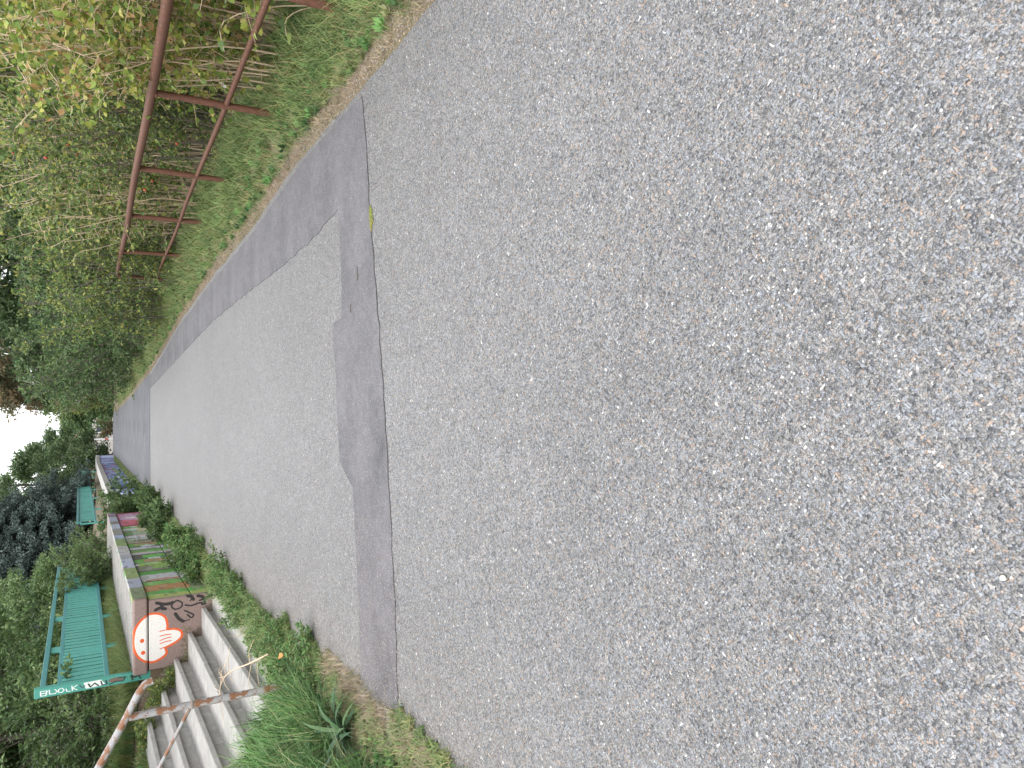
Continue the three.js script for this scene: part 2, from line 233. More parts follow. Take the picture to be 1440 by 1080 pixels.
// ------------------------------------------------------------------ graffiti walls
function canvasTex(w, h, draw) { const c = document.createElement('canvas'); c.width = w; c.height = h; const x = c.getContext('2d'); draw(x, w, h); const t = new THREE.CanvasTexture(c); t.colorSpace = THREE.SRGBColorSpace; t.anisotropy = 8; t.wrapS = t.wrapT = THREE.RepeatWrapping; return t; }
function speckle(x, w, h, n, cols, r, smin, smax) { for (let i = 0; i < n; i++) { x.fillStyle = cols[Math.floor(r() * cols.length)]; const s = lerp(smin, smax, r() * r()); x.fillRect(r() * w, r() * h, s, s * lerp(0.6, 1.4, r())); } }
const G1 = [-10.24, -20.0];                                        // the first wall, from its painted end to the bush
const WX = -2.25, WB = -3.13, WTOP = 0.94, CAPB = 0.775;
const grafSide = canvasTex(2048, 512, (x, w, h) => {               // u from the near end to the far end, v from the ground to the cap's top
  const r = rng(41), m = w / 9.76, Y = v => h * (1 - v / WTOP);
  x.fillStyle = '#8e8d8b'; x.fillRect(0, 0, w, h);
  const band = (a, b, col, lean = 0.03, y0 = 0, y1 = CAPB) => { x.fillStyle = col; x.beginPath(); x.moveTo((a + lean * r()) * m, Y(y0)); for (let k = 0; k <= 8; k++) x.lineTo((a + lean * (r() - 0.5)) * m, Y(lerp(y0, y1, k / 8))); for (let k = 8; k >= 0; k--) x.lineTo((b + lean * (r() - 0.5)) * m, Y(lerp(y0, y1, k / 8))); x.fill(); };
  band(0, 0.42, '#5e8f4b'); band(0.10, 0.36, '#8f9a55'); band(0.4, 1.05, '#7c7f49'); band(0.52, 0.9, '#a0714b', 0.2); band(0.3, 0.5, '#4f9444', 0.12); band(0.95, 1.2, '#6a9a4e', 0.1);
  let p = 1.2; const cycle = ['#a5a5ab', '#4c8a3a', '#6d6f62', '#b0aeb2', '#57903f', '#4a4a44', '#a19ca0', '#5f7e45', '#9fa3ab', '#578a3a', '#8b7f76', '#b3b0ae'];
  let i = 0; while (p < 7.4) { const d = lerp(0.16, 0.52, r()); band(p, p + d, cycle[i++ % cycle.length], 0.05); if (r() < 0.75) band(p - 0.03, p + 0.02, '#3a3833', 0.03, 0.05); p += d; }
  for (let k = 0; k < 26; k++) { const a = 1.2 + 6 * r(); band(a, a + 0.08 + 0.18 * r(), ['#4f9a3c', '#7a9c4a', '#9a6f55', '#a9aab0', '#59604c'][k % 5], 0.08, 0.1 + 0.3 * r(), 0.5 + 0.27 * r()); }
  band(5.2, 7.3, 'rgba(190,195,205,0.45)', 0.2, 0.2, 0.6); band(6.3, 7.5, 'rgba(188,170,110,0.5)', 0.3, 0.1, 0.5);
  band(7.3, 9.76, '#a85f7c', 0.1); band(7.5, 8.6, '#b9536b', 0.2, 0.1, 0.7); band(8.4, 9.5, '#a98aa6', 0.25, 0.3, 0.72); band(8.7, 8.85, '#d9cfd6', 0.1, 0.3, 0.6); band(7.3, 7.45, '#7a3b2f', 0.06);
  for (let k = 0; k < 9; k++) { const a = r() * 9; band(a, a + 0.5 + r() * 0.6, ['#8d8a80', '#a6a09a', '#7e8a66'][k % 3], 0.3, 0, 0.1 + 0.12 * r()); }
  // cap edge: patches of blue, grey and green
  const cap = ['#6b7758', '#8e92a3', '#7a8a57', '#9aa0b4', '#8d8f94', '#a3a1a5', '#728552', '#8f9cb8', '#7e7c78', '#9da6bd', '#6e6660', '#8f93a2', '#6f6270', '#5d5b63'];
  let a = 0; for (let k = 0; a < 9.76; k++) { const d = lerp(0.4, 1.0, r()); band(a - 0.02, a + d, cap[k % cap.length], 0.06, CAPB, WTOP + 0.02); a += d; }
  for (let k = 0; k < 420; k++) { x.fillStyle = ['rgba(70,66,56,0.28)', 'rgba(175,170,165,0.28)', 'rgba(85,100,60,0.28)'][k % 3]; x.beginPath(); x.ellipse(r() * w, r() * h, 4 + 22 * r(), 4 + 26 * r(), r() * 3, 0, 7); x.fill(); }
  speckle(x, w, h, 32000, ['rgba(40,38,34,0.3)', 'rgba(210,205,195,0.2)', 'rgba(90,85,70,0.25)', 'rgba(120,120,110,0.25)'], r, 1, 6);
});
const faceXY = (cx, cy) => [-2.2 - (cy - 277) * 0.001266 - (cx - 121) * 0.000165, 0.93 - (cx - 118) / 772 * 0.93];
const grafEnd = canvasTex(1024, 1024, (x, w, h) => {               // end face: x from WB to WX, y from 0 to WTOP
  const r = rng(43), P = (a, b) => { const [X, Y] = faceXY(a, b); return [(X - WB) / (WX - WB) * w, h * (1 - Y / WTOP)]; };
  x.fillStyle = '#8c7872'; x.fillRect(0, 0, w, h);
  speckle(x, w, h, 22000, ['rgba(60,48,44,0.42)', 'rgba(190,172,165,0.35)', 'rgba(120,98,92,0.4)', 'rgba(150,130,120,0.4)'], r, 2, 9);
  for (let k = 0; k < 170; k++) { x.fillStyle = `rgba(${55 + 40 * r()},${50 + 40 * r()},36,0.22)`; x.beginPath(); const [a, b] = P(560 + 320 * r(), 560 + 360 * r()); x.ellipse(a, b, 8 + 26 * r(), 8 + 20 * r(), r() * 3, 0, 7); x.fill(); }
  const loop = (pts, fill, stroke, lw) => { const q = new THREE.CatmullRomCurve3(pts.map(p => V(...P(...p), 0)), true).getPoints(90); x.beginPath(); q.forEach((p, i) => i ? x.lineTo(p.x, p.y) : x.moveTo(p.x, p.y)); x.closePath(); x.lineJoin = 'round'; if (stroke) { x.strokeStyle = stroke; x.lineWidth = lw; x.stroke(); } if (fill) { x.fillStyle = fill; x.fill(); } };
  const fit = pts => pts.map(([a, b]) => [130 + (a - 90) * (552 - 130) / 455, 655 + (b - 655) * 1.06]);
  const head = [[90, 620], [110, 560], [160, 500], [230, 455], [320, 450], [380, 480], [400, 540], [405, 590], [480, 590], [540, 610], [545, 650], [500, 690], [430, 725], [380, 750], [390, 800], [340, 840], [270, 868], [200, 860], [130, 820], [88, 740]];
  loop(fit(head), '#e0602f', '#e0602f', 60); loop(fit(head), '#e9e6e1');
  const line = (pts, col, lw) => { const q = new THREE.CatmullRomCurve3(pts.map(p => V(...P(...p), 0))).getPoints(24); x.strokeStyle = col; x.lineWidth = lw; x.lineCap = 'round'; x.beginPath(); q.forEach((p, i) => i ? x.lineTo(p.x, p.y) : x.moveTo(p.x, p.y)); x.stroke(); };
  for (const [a, b] of fit([[158, 680], [168, 788]])) { const [u, v] = P(a, b); x.fillStyle = '#dd5a2c'; x.beginPath(); x.ellipse(u, v, 29, 26, 0, 0, 7); x.fill(); }
  for (const [y0, y1] of [[598, 582], [645, 628], [688, 655], [718, 690], [768, 742]]) line([[358, y0], [410, (y0 + y1) / 2 - 4], [462, y1]], '#dd5a2c', 13);
  const k = '#2b2829', lw = 44;                                    // black spray tag running down the corner
  line([[330, 322], [400, 335], [455, 328], [478, 318]], k, lw); line([[320, 390], [365, 370], [410, 380]], k, lw); line([[372, 335], [385, 380]], k, lw);
  line([[478, 330], [520, 300], [570, 325], [560, 365], [500, 385], [468, 355], [480, 325]], k, 22);
  line([[625, 255], [660, 262], [680, 290]], k, lw); line([[650, 300], [672, 270]], k, 20); line([[600, 345], [660, 350], [740, 325], [800, 335]], k, 24); line([[725, 255], [765, 262], [790, 300], [770, 335]], k, lw); line([[740, 300], [780, 285]], k, 26);
  line([[505, 430], [540, 480], [580, 505]], k, lw); line([[595, 400], [640, 420], [680, 445], [660, 470], [620, 440]], k, 22); line([[580, 505], [640, 490]], k, 14);
  speckle(x, w, h, 9000, ['rgba(140,132,140,0.45)', 'rgba(165,158,160,0.5)', 'rgba(120,105,100,0.35)'], r, 1, 5);
  speckle(x, w, h, 12000, ['rgba(120,98,90,0.4)', 'rgba(60,50,46,0.32)', 'rgba(230,220,210,0.2)', 'rgba(150,132,124,0.4)'], r, 1, 6);
});
M.grafSide = std({ map: grafSide, color: G(1.0), bumpMap: concMap, bumpScale: 0.003 });
M.grafEnd = std({ map: grafEnd, color: G(0.84), bumpMap: concMap, bumpScale: 0.006 });
function sideUV(g, z0, len, top) { const p = g.attributes.position, uv = new Float32Array(p.count * 2); for (let i = 0; i < p.count; i++) { uv[i * 2] = (z0 - p.getZ(i)) / len; uv[i * 2 + 1] = p.getY(i) / top; } g.setAttribute('uv', new THREE.BufferAttribute(uv, 2)); return g; }
// a block of real depth whose path side takes the paint and whose other sides are bare concrete
function block(parent, name, x0, x1, y0, y1, z0, z1, face, fz, flen, ftop, rear = M.oldConcrete) {
  const th = 0.07, a = sideUV(box(x1 - th, x1, y0, y1, z0, z1, 0.01), fz, flen, ftop), m = mesh(name, a, face, parent);
  const b = mesh(name, boxUV(box(x0, x1 - th - 0.001, y0 + 0.001, y1 - 0.001, z0, z1, 0.008), 1.3), rear, parent); return m;
}
{
  const w = thing('graffiti_wall', 'low concrete wall beside the steps with a white skull painted on its end', 'wall', [0, 0, 0]);
  const len = G1[0] - G1[1], r = rng(3);
  // end piece of cap and body, painted
  const endUV = g => { const p = g.attributes.position, uv = g.attributes.uv; for (let i = 0; i < p.count; i++) uv.setXY(i, (p.getX(i) - WB) / (WX - WB), p.getY(i) / WTOP); return g; };
  mesh('end_panel', endUV(box(WB + 0.03, WX, -0.15, CAPB - 0.012, G1[0], G1[0] - 0.08, 0.01)), M.grafEnd, w);
  mesh('end_cap', endUV(box(WB - 0.01, WX + 0.03, CAPB, WTOP, G1[0] + 0.015, G1[0] - 0.08, 0.03)), M.grafEnd, w);
  let z = G1[0] - 0.081;
  for (let i = 0; z > G1[1] + 0.05; i++) {
    const d = Math.min(1.22, z - G1[1]), j = 0.006;
    block(w, 'upper_panel', WB + 0.03, WX - 0.006 + 0.008 * (r() - 0.5), 0.275, CAPB - 0.012, z, z - d + j, M.grafSide, G1[0], len, WTOP);
    block(w, 'lower_panel', WB + 0.03, WX + 0.008 * (r() - 0.5), -0.15, 0.262, z, z - d + j, M.grafSide, G1[0], len, WTOP);
    z -= d;
  }
  z = G1[0] - 0.081; while (z > G1[1] + 0.05) { const d = Math.min(1.95, z - G1[1]); block(w, 'coping_stone', WB - 0.01 - 0.01 * r(), WX + 0.028 + 0.008 * r(), CAPB, WTOP + 0.006 * r(), z, z - d + 0.005, M.grafSide, G1[0], len, WTOP); z -= d; }
}
const graf2 = canvasTex(2048, 256, (x, w, h) => {
  const r = rng(51), cols = ['#51508a', '#3d3a78', '#9fb0c6', '#ced6e0', '#4d6fa5', '#7d8fb5', '#c9cbd3', '#403a6a', '#a05666', '#b4535a', '#5585b3', '#8b6aa6', '#7aa3b8', '#a9c3d0', '#d9dfe8'];
  x.fillStyle = '#8d97a8'; x.fillRect(0, 0, w, h);
  for (let k = 0; k < 190; k++) { const t = r(), a = t * w, zone = t < 0.3 ? 0 : t < 0.6 ? 8 : 11; x.fillStyle = cols[(zone + Math.floor(r() * (zone ? 5 : 8))) % cols.length]; x.beginPath(); const bw = 10 + 60 * r(), y = r() * h, bh = 25 + 120 * r(), sk = (r() - 0.5) * 60; x.moveTo(a, y); x.lineTo(a + bw, y + 20 * r()); x.lineTo(a + bw + sk, y + bh); x.lineTo(a + sk, y + bh); x.fill(); if (k % 3 === 0) { x.strokeStyle = '#262440'; x.lineWidth = 3 + 5 * r(); x.stroke(); } }
  x.fillStyle = '#35306e'; x.beginPath(); x.ellipse(w * 0.07, h * 0.5, 60, 70, 0, 0, 7); x.fill();
  x.fillStyle = '#c3d2e2'; x.fillRect(w * 0.88, 0, w * 0.12, h);
  for (let k = 0; k < 14; k++) { x.fillStyle = ['rgba(150,170,195,.5)', 'rgba(240,245,250,.5)'][k % 2]; x.fillRect(w * (0.88 + 0.12 * r()), 0, 4 + 20 * r(), h); }
  speckle(x, w, h, 9000, ['rgba(40,38,34,0.2)', 'rgba(220,215,205,0.2)'], r, 1, 5);
});
M.graf2 = std({ map: graf2, color: new THREE.Color(0.85, 0.82, 1.05), bumpMap: concMap, bumpScale: 0.003 });
{
  const w = thing('graffiti_wall', 'far low wall covered in blue, purple and red graffiti, beyond the bushes', 'wall'), r = rng(4), z0 = -23, n = 12, d = 2, X = -2.02;
  for (let i = 0; i < n; i++) {
    const a = z0 - i * d, y = crest(a - 1), s = 0.85 - 0.002 * i;
    block(w, 'wall_panel', X - 0.32, X + 0.01 * (r() - 0.5), y - 0.3, y + s - 0.17, a, a - d + 0.01, M.graf2, z0, n * d, 0.9);
    mesh('coping_stone', boxUV(box(X - 0.36, X + 0.04, y + s - 0.16, y + s, a, a - d + 0.012, 0.012), 1.2), M.concrete, w);
  }
}

// ------------------------------------------------------------------ steps up the bank
{
  const s = thing('concrete_steps', 'flight of pale concrete steps climbing the left bank beside the skull wall', 'steps', [0, 0, 0]);
  const r = rng(6), rise = 0.163, run = 0.292, zA = -10.225, zB = -6.15, nz = 3;
  mesh('apron', boxUV(box(-2.50, -1.93, -0.15, 0.035, zA + 0.003, zB - 0.1, 0.012), 1.1), M.concrete, s);
  for (let i = 0; i < 5; i++) for (let k = 0; k < nz; k++) {
    const y = rise * (i + 1) + 0.006 * (r() - 0.5), x = -2.485 - run * i, a = lerp(zA, zB, k / nz) + (k ? 0.004 : 0), b = lerp(zA, zB, (k + 1) / nz) - 0.004;
    const o = r() * 5, sh = g => { const u = g.attributes.uv; for (let q = 0; q < u.count; q++) u.setXY(q, u.getX(q) + o, u.getY(q) + o * 1.7); return g; };
    const tr = mesh('step', sh(boxUV(box(x - run - 0.05, x + 0.062, y - 0.055, y, a, b, 0.012), 1.1)), M.concrete, s);
    mesh('riser', sh(boxUV(box(x - 0.12, x, y - rise - 0.03, y - 0.056, a + 0.002, b - 0.002, 0.004), 1.1)), M.concrete, tr);
  }
}

// ------------------------------------------------------------------ metalwork
{ // hand rail at the steps
  const t = thing('stair_handrail', 'rusty white-painted pipe handrail at the near side of the steps', 'handrail', [-2.12, 0, -6.0]);
  mesh('post', pipe(V(0.0, -0.1, 0.0), V(0.0, 1.20, 0), 0.027, 14), M.peel, t);
  const q = new THREE.CatmullRomCurve3([V(0.225, 1.045, 0), V(0.215, 1.085, 0), V(0.17, 1.125, 0), V(0.10, 1.165, 0), V(0, 1.215, 0), V(-0.3, 1.385, 0), V(-0.9, 1.735, 0), V(-1.7, 2.18, 0)]);
  mesh('hand_rail', tube(q.getPoints(60), 0.026, 0.026, 14, true), M.peel, t);
  mesh('brace', pipe(V(0, 0.785, 0), V(-1.7, 1.72, 0), 0.013, 10), M.peel, t);
  mesh('post', pipe(V(-1.62, 0.6, 0), V(-1.62, 2.13, 0), 0.027, 14), M.peel, t);
  mesh('weld_collar', new THREE.TorusGeometry(0.028, 0.006, 8, 18).rotateX(Math.PI / 2).translate(0, 0.785, 0), M.peel, t);
}
{ // rusty railing along the right verge
  const t = thing('pipe_railing', 'rusty brown two-rail pipe railing along the right verge before the thicket', 'railing', [2.5, 0, 0]);
  const pz = [-0.6, -2.5, -4.38, -6.2, -8.17, -10.15, -12.4, -14.6], top = z => 1.10 - 0.0118 * -z, mid = z => 0.62 - 0.0215 * -z, r = rng(15);
  const rail = (fn, rad) => { const p = []; for (let z = -0.3; z > -14.66; z -= 0.3) p.push(V(0.006 * Math.sin(z * 1.9), fn(z) + 0.006 * Math.sin(z * 1.3), z)); return tube(p, rad, rad, 14, true); };
  mesh('top_rail', rail(top, 0.034), M.rust, t); mesh('mid_rail', rail(mid, 0.021), M.rust, t);
  for (const z of pz) { const lean = (r() - 0.5) * 0.03; mesh('post', pipe(V(lean, landY(2.5, z) - 0.15, z + lean), V(0, top(z), z), 0.028, 14), M.rust, t); mesh('weld_collar', new THREE.TorusGeometry(0.029, 0.006, 8, 16).rotateX(Math.PI / 2).translate(0, top(z) - 0.036, z), M.rust, t); }
}
const tagTex = canvasTex(128, 1024, (x, w, h) => {                   // paint on the end post, from its top down
  const r = rng(61); x.fillStyle = '#4fa092'; x.fillRect(0, 0, w, h); speckle(x, w, h, 1500, ['rgba(30,90,85,0.3)', 'rgba(150,210,200,0.25)'], r, 1, 6);
  const L = (pts, c, lw) => { x.strokeStyle = c; x.lineWidth = lw; x.lineCap = x.lineJoin = 'round'; x.beginPath(); pts.forEach((p, i) => i ? x.lineTo(...p) : x.moveTo(...p)); x.stroke(); };
  const wh = '#eef2ee', bk = '#2c3335';
  L([[92, 50], [30, 52], [28, 92], [60, 96], [62, 54], [64, 96], [90, 100], [94, 52]], wh, 10);                // B
  L([[94, 116], [36, 120], [34, 158]], wh, 10); L([[88, 160], [60, 178], [30, 160]], wh, 9);
  L([[84, 190], [40, 186], [30, 214], [60, 230], [90, 214], [84, 190]], wh, 9); L([[70, 246], [34, 250], [28, 276]], wh, 9);
  L([[95, 290], [30, 294]], wh, 10); L([[30, 330], [62, 294], [96, 330]], wh, 10);
  x.fillStyle = wh; x.beginPath(); x.moveTo(20, 400); x.lineTo(110, 380); x.lineTo(115, 520); x.lineTo(30, 560); x.fill();
  L([[90, 350], [40, 372], [70, 390]], '#4a4a5c', 9); L([[84, 420], [34, 436], [80, 470], [34, 500]], bk, 13); L([[90, 520], [34, 530], [36, 570], [92, 560]], bk, 12);
  x.fillStyle = '#77695c'; x.beginPath(); x.ellipse(74, 640, 34, 60, 0, 0, 7); x.fill();
  L([[24, 590], [50, 640], [40, 700], [90, 720], [100, 660]], bk, 14); L([[30, 780], [96, 770], [60, 800], [100, 840]], bk, 15); L([[28, 850], [70, 830], [96, 880]], bk, 13);
  x.fillStyle = 'rgba(120,72,50,0.75)'; x.fillRect(0, 930, w, 94);
});
M.tagPost = std({ map: tagTex, color: G(0.84), roughness: 0.6 });
function fence(name, label, o) { // a frame of square tubes with upright slats
  const t = thing(name, label, 'fence', [o.x, 0, 0]); const r = rng(o.seed);
  mesh('top_rail', boxUV(box(-0.03, 0.03, o.top - 0.06, o.top, o.z0 - 0.05, o.z1, 0.006), 0.6), M.tealFrame, t);
  mesh('mid_rail', boxUV(box(-0.025, 0.025, o.mid - 0.05, o.mid, o.z0 - 0.05, o.z1, 0.005), 0.6), M.tealFrame, t);
  mesh('bottom_rail', boxUV(box(-0.025, 0.045, o.bot - 0.055, o.bot, o.z0 - 0.05, o.z1, 0.005), 0.6), M.tealFrame, t);
  const variants = [0, 1, 2, 3].map(k => { const g = boxUV(box(-0.004, 0.004, 0, o.mid - o.bot - 0.03, -o.pitch * 0.365, o.pitch * 0.365, 0.002), 0.7); const u = g.attributes.uv; for (let i = 0; i < u.count; i++) u.setXY(i, u.getX(i) + k * 0.23, u.getY(i) + k * 0.31); return g; });
  for (let z = o.z0 - 0.05 - o.pitch / 2; z > o.z1; z -= o.pitch) { const m = mesh('slat', variants[Math.floor(r() * 4)], M.teal, t); m.position.set(0.02 + 0.004 * (r() - 0.5), o.bot - 0.01, z); m.rotation.y = (r() - 0.5) * 0.05; }
  for (const z of o.posts) { mesh('post', boxUV(box(-0.075, -0.027, landY(o.x, z) - 0.2, o.mid - 0.02, z - 0.03, z + 0.03, 0.006), 0.6), M.teal, t); mesh('plate', boxUV(box(-0.014, 0.006, o.mid - 0.004, o.top - 0.055, z - 0.13, z + 0.13, 0.004), 0.6), M.teal, t); }
  return t;
}
{
  const f = fence('slatted_fence', 'turquoise slatted metal fence above the grass behind the skull wall', { x: -3.2, z0: -10.42, z1: -18.9, top: 1.91, mid: 1.735, bot: 1.235, pitch: 0.166, posts: [-12.25, -14.1, -16.4, -18.6], seed: 9 });
  const g = box(-0.02, 0.085, 0.62, 1.955, -10.40, -10.30, 0.006), p = g.attributes.position, uv = g.attributes.uv;
  for (let i = 0; i < p.count; i++) uv.setXY(i, (p.getX(i) + 0.02) / 0.105, Math.max(0.004, (p.getY(i) - 0.88) / 1.076));
  tag(mesh('end_post', g, M.tagPost, f), 'turquoise end post with white and black spray tags');
  const f2 = fence('slatted_fence', 'farther turquoise slatted fence above the blue graffiti wall', { x: -3.0, z0: -25, z1: -50, top: 1.58, mid: 1.50, bot: 1.12, pitch: 0.45, posts: [-25.2, -29, -33, -37, -41, -45, -49.5], seed: 10 });
}

// ------------------------------------------------------------------ plants
function leafGeo(wide = 0.5, fold = 0.12, curl = 0.15) { // base at the origin, along +y, facing +z
  const p = [0, 0, 0, -wide * 0.42, 0.32, fold, -wide * 0.36, 0.66, fold * 0.8, 0, 1, -curl, wide * 0.36, 0.66, fold * 0.8, wide * 0.42, 0.32, fold, 0, 0.5, -0.0];
  const g = new THREE.BufferGeometry(); g.setAttribute('position', new THREE.Float32BufferAttribute(p, 3)); g.setIndex([0, 6, 1, 1, 6, 2, 2, 6, 3, 3, 6, 4, 4, 6, 5, 5, 6, 0]); g.computeVertexNormals(); return g;
}
const LG = { round: leafGeo(0.85, 0.10, 0.1), oval: leafGeo(0.55), slim: leafGeo(0.26, 0.05, 0.25) };
function clusterGeo(n, seed, wide, spread) { const r = rng(seed), gs = []; for (let i = 0; i < n; i++) { const g = leafGeo(wide); const o = new THREE.Object3D(); const s = lerp(0.35, 0.6, r()); o.position.set((r() - 0.5) * spread, (r() - 0.5) * spread, (r() - 0.5) * spread); o.rotation.set(r() * 6, r() * 6, r() * 6); o.scale.setScalar(s); o.updateMatrix(); g.applyMatrix4(o.matrix); gs.push(g); } return mergeGeometries(gs); }
LG.spray = clusterGeo(7, 71, 0.6, 0.9); LG.spray2 = clusterGeo(9, 72, 0.4, 0.9);
const PAL = {
  yellow: [[0.335, 0.389, 0.076], [0.259, 0.346, 0.076], [0.162, 0.248, 0.054], [0.410, 0.410, 0.097], [0.119, 0.194, 0.049], [0.216, 0.292, 0.065], [0.454, 0.410, 0.140], [0.389, 0.248, 0.108]],
  mixed: [[0.162, 0.244, 0.065], [0.114, 0.194, 0.056], [0.244, 0.308, 0.082], [0.356, 0.356, 0.097], [0.097, 0.145, 0.049]],
  green: [[0.098, 0.175, 0.063], [0.070, 0.133, 0.049], [0.126, 0.203, 0.070], [0.168, 0.238, 0.084]],
  dark: [[0.069, 0.121, 0.051], [0.088, 0.152, 0.058], [0.117, 0.186, 0.070], [0.166, 0.234, 0.098]],
  weed: [[0.125, 0.237, 0.075], [0.088, 0.175, 0.062], [0.163, 0.275, 0.088], [0.200, 0.250, 0.088]],
  olive: [[0.142, 0.226, 0.084], [0.172, 0.262, 0.099], [0.106, 0.182, 0.070], [0.233, 0.317, 0.128], [0.086, 0.153, 0.059]],
  hedge: [[0.132, 0.212, 0.081], [0.099, 0.165, 0.065], [0.176, 0.265, 0.096], [0.220, 0.305, 0.119]],
  rusty: [[0.22, 0.17, 0.09], [0.18, 0.165, 0.075], [0.13, 0.14, 0.065], [0.28, 0.20, 0.11], [0.10, 0.12, 0.055]],
  blue: [[0.055, 0.085, 0.075], [0.075, 0.11, 0.10], [0.042, 0.064, 0.056], [0.10, 0.135, 0.125]],
};
const UP = V(0, 1, 0);
function foliage(parent, spots, geo, mat, pal, r, size) {
  const im = new THREE.InstancedMesh(geo, mat, spots.length), o = new THREE.Object3D(), c = new THREE.Color(), q = new THREE.Quaternion();
  spots.forEach((s, i) => {
    const d = s.d ? s.d : V(r() - 0.5, r() - 0.3, r() - 0.5).normalize(); q.setFromUnitVectors(UP, d); o.position.copy(s.p); o.quaternion.copy(q); o.rotateY(r() * 6.283); o.scale.setScalar(size * lerp(0.55, 1.25, r()) * (s.s || 1)); o.updateMatrix(); im.setMatrixAt(i, o.matrix);
    const k = pal[Math.floor(Math.pow(r(), 1.15) * pal.length)], v = lerp(0.75, 1.25, r()); im.setColorAt(i, c.setRGB(k[0] * v, k[1] * v, k[2] * v));
  });
  im.name = 'foliage'; im.userData.kind = 'stuff'; im.castShadow = im.receiveShadow = true; parent.add(im); return im;
}
// a plant of many stems: each stem is one mesh with its side twigs, the leaves are joined
function shrub(name, label, category, o) {
  const t = thing(name, label, category, o.pos || [0, 0, 0], o.group), r = rng(o.seed), spots = [];
  for (let i = 0; i < o.stems; i++) {
    const a = r() * 6.283, br = o.r0 * Math.sqrt(r()), base = V(Math.cos(a) * br, -0.05, Math.sin(a) * br), out = a + (r() - 0.5) * 1.6, hgt = o.h * lerp(0.55, 1.05, r()), reach = o.r * lerp(0.2, 1, r());
    const pts = [], n = 7, wob = o.wob ?? 0.05; for (let k = 0; k <= n; k++) { const s = k / n, e = Math.pow(s, 1.6); pts.push(V(base.x + Math.cos(out) * reach * e + (r() - 0.5) * wob * hgt * s, base.y + hgt * (s - (o.droop || 0) * s * s * s), base.z + Math.sin(out) * reach * e + (r() - 0.5) * wob * hgt * s)); }
    const curve = new THREE.CatmullRomCurve3(pts), gs = [tube(curve.getPoints(9), o.rad, o.rad * 0.3, 5)];
    for (let k = 0; k < o.twigs; k++) {
      const s = lerp(o.bare ?? 0.15, 1, Math.pow(r(), 0.85)), p = curve.getPoint(s), ta = r() * 6.283, tl = o.tl * lerp(0.4, 1.1, r()) * (1.15 - 0.5 * s);
      const d = V(Math.cos(ta), lerp(-0.2, 0.9, r()), Math.sin(ta)).normalize(), e = p.clone().addScaledVector(d, tl), m = p.clone().lerp(e, 0.5); m.y += tl * 0.1; e.y -= tl * (o.sag ?? 0.1);
      gs.push(tube([p, m, e], o.rad * 0.42, o.rad * 0.15, 3));
      for (let l = 0; l < o.leaves; l++) { const u = lerp(0.15, 1.05, r()), lp = u < 0.5 ? p.clone().lerp(m, u * 2) : m.clone().lerp(e, u * 2 - 1); const j = o.scatter ?? 0.03; lp.x += (r() - 0.5) * j; lp.y += (r() - 0.5) * j; lp.z += (r() - 0.5) * j; spots.push({ p: lp, d: V(r() - 0.5, lerp(-0.7, 0.6, r()), r() - 0.5).addScaledVector(d, 0.4).normalize() }); }
    }
    mesh('stem', mergeGeometries(gs), o.stemMat || M.bark, t);
  }
  foliage(t, spots, o.leaf || LG.oval, o.leafMat || M.leaf, o.pal, r, o.size);
  return t;
}
// a tree: trunk with limbs, crown of leaf sprays gathered in clumps that leave gaps
function tree(name, label, o) {
  const t = thing(name, label, 'tree', o.pos || [0, 0, 0], o.group), r = rng(o.seed), spots = [], gs = [];
  const th = o.h * (o.trunk ?? 0.55); gs.push(tube([V(0, -0.2, 0), V(0.05 * r(), th * 0.4, 0.1 * r()), V(0.2 * (r() - 0.5), th, 0.2 * (r() - 0.5)), V(0.3 * (r() - 0.5), o.h * 0.9, 0.3 * (r() - 0.5))], o.h * 0.022, o.h * 0.004, 8));
  const low = o.low ?? 0.15;
  for (let i = 0; i < o.clumps; i++) {
    const a = r() * 6.283, ch = Math.pow(r(), o.bias ?? 1), y = o.h * lerp(low, 1, ch), prof = Math.sin(Math.PI * clamp(lerp(0.28, 0.97, ch))), rr = o.r * prof * lerp(0.45, 1.05, Math.sqrt(r())), c = V(Math.cos(a) * rr, y, Math.sin(a) * rr);
    const st = V(0, Math.max(0.3, y - rr * 0.7), 0); gs.push(tube([st, st.clone().lerp(c, 0.5).add(V(0, 0.15, 0)), c], o.h * 0.0035, o.h * 0.001, 4));
    const cr = o.r * lerp(0.16, 0.34, r()), n = Math.round(o.per * lerp(0.6, 1.3, r()));
    for (let k = 0; k < n; k++) { const d = V(r() - 0.5, r() - 0.5, r() - 0.5).normalize(), q = Math.pow(r(), 0.5) * cr; spots.push({ p: V(c.x + d.x * q, c.y + d.y * q * 0.75, c.z + d.z * q), d: d.clone().add(V(0, -0.2, 0)).normalize() }); }
  }
  mesh('trunk', mergeGeometries(gs), M.bark, t); const f = foliage(t, spots, o.leaf || LG.spray, M.leaf, o.pal, r, o.size); f.name = 'crown'; return t;
}
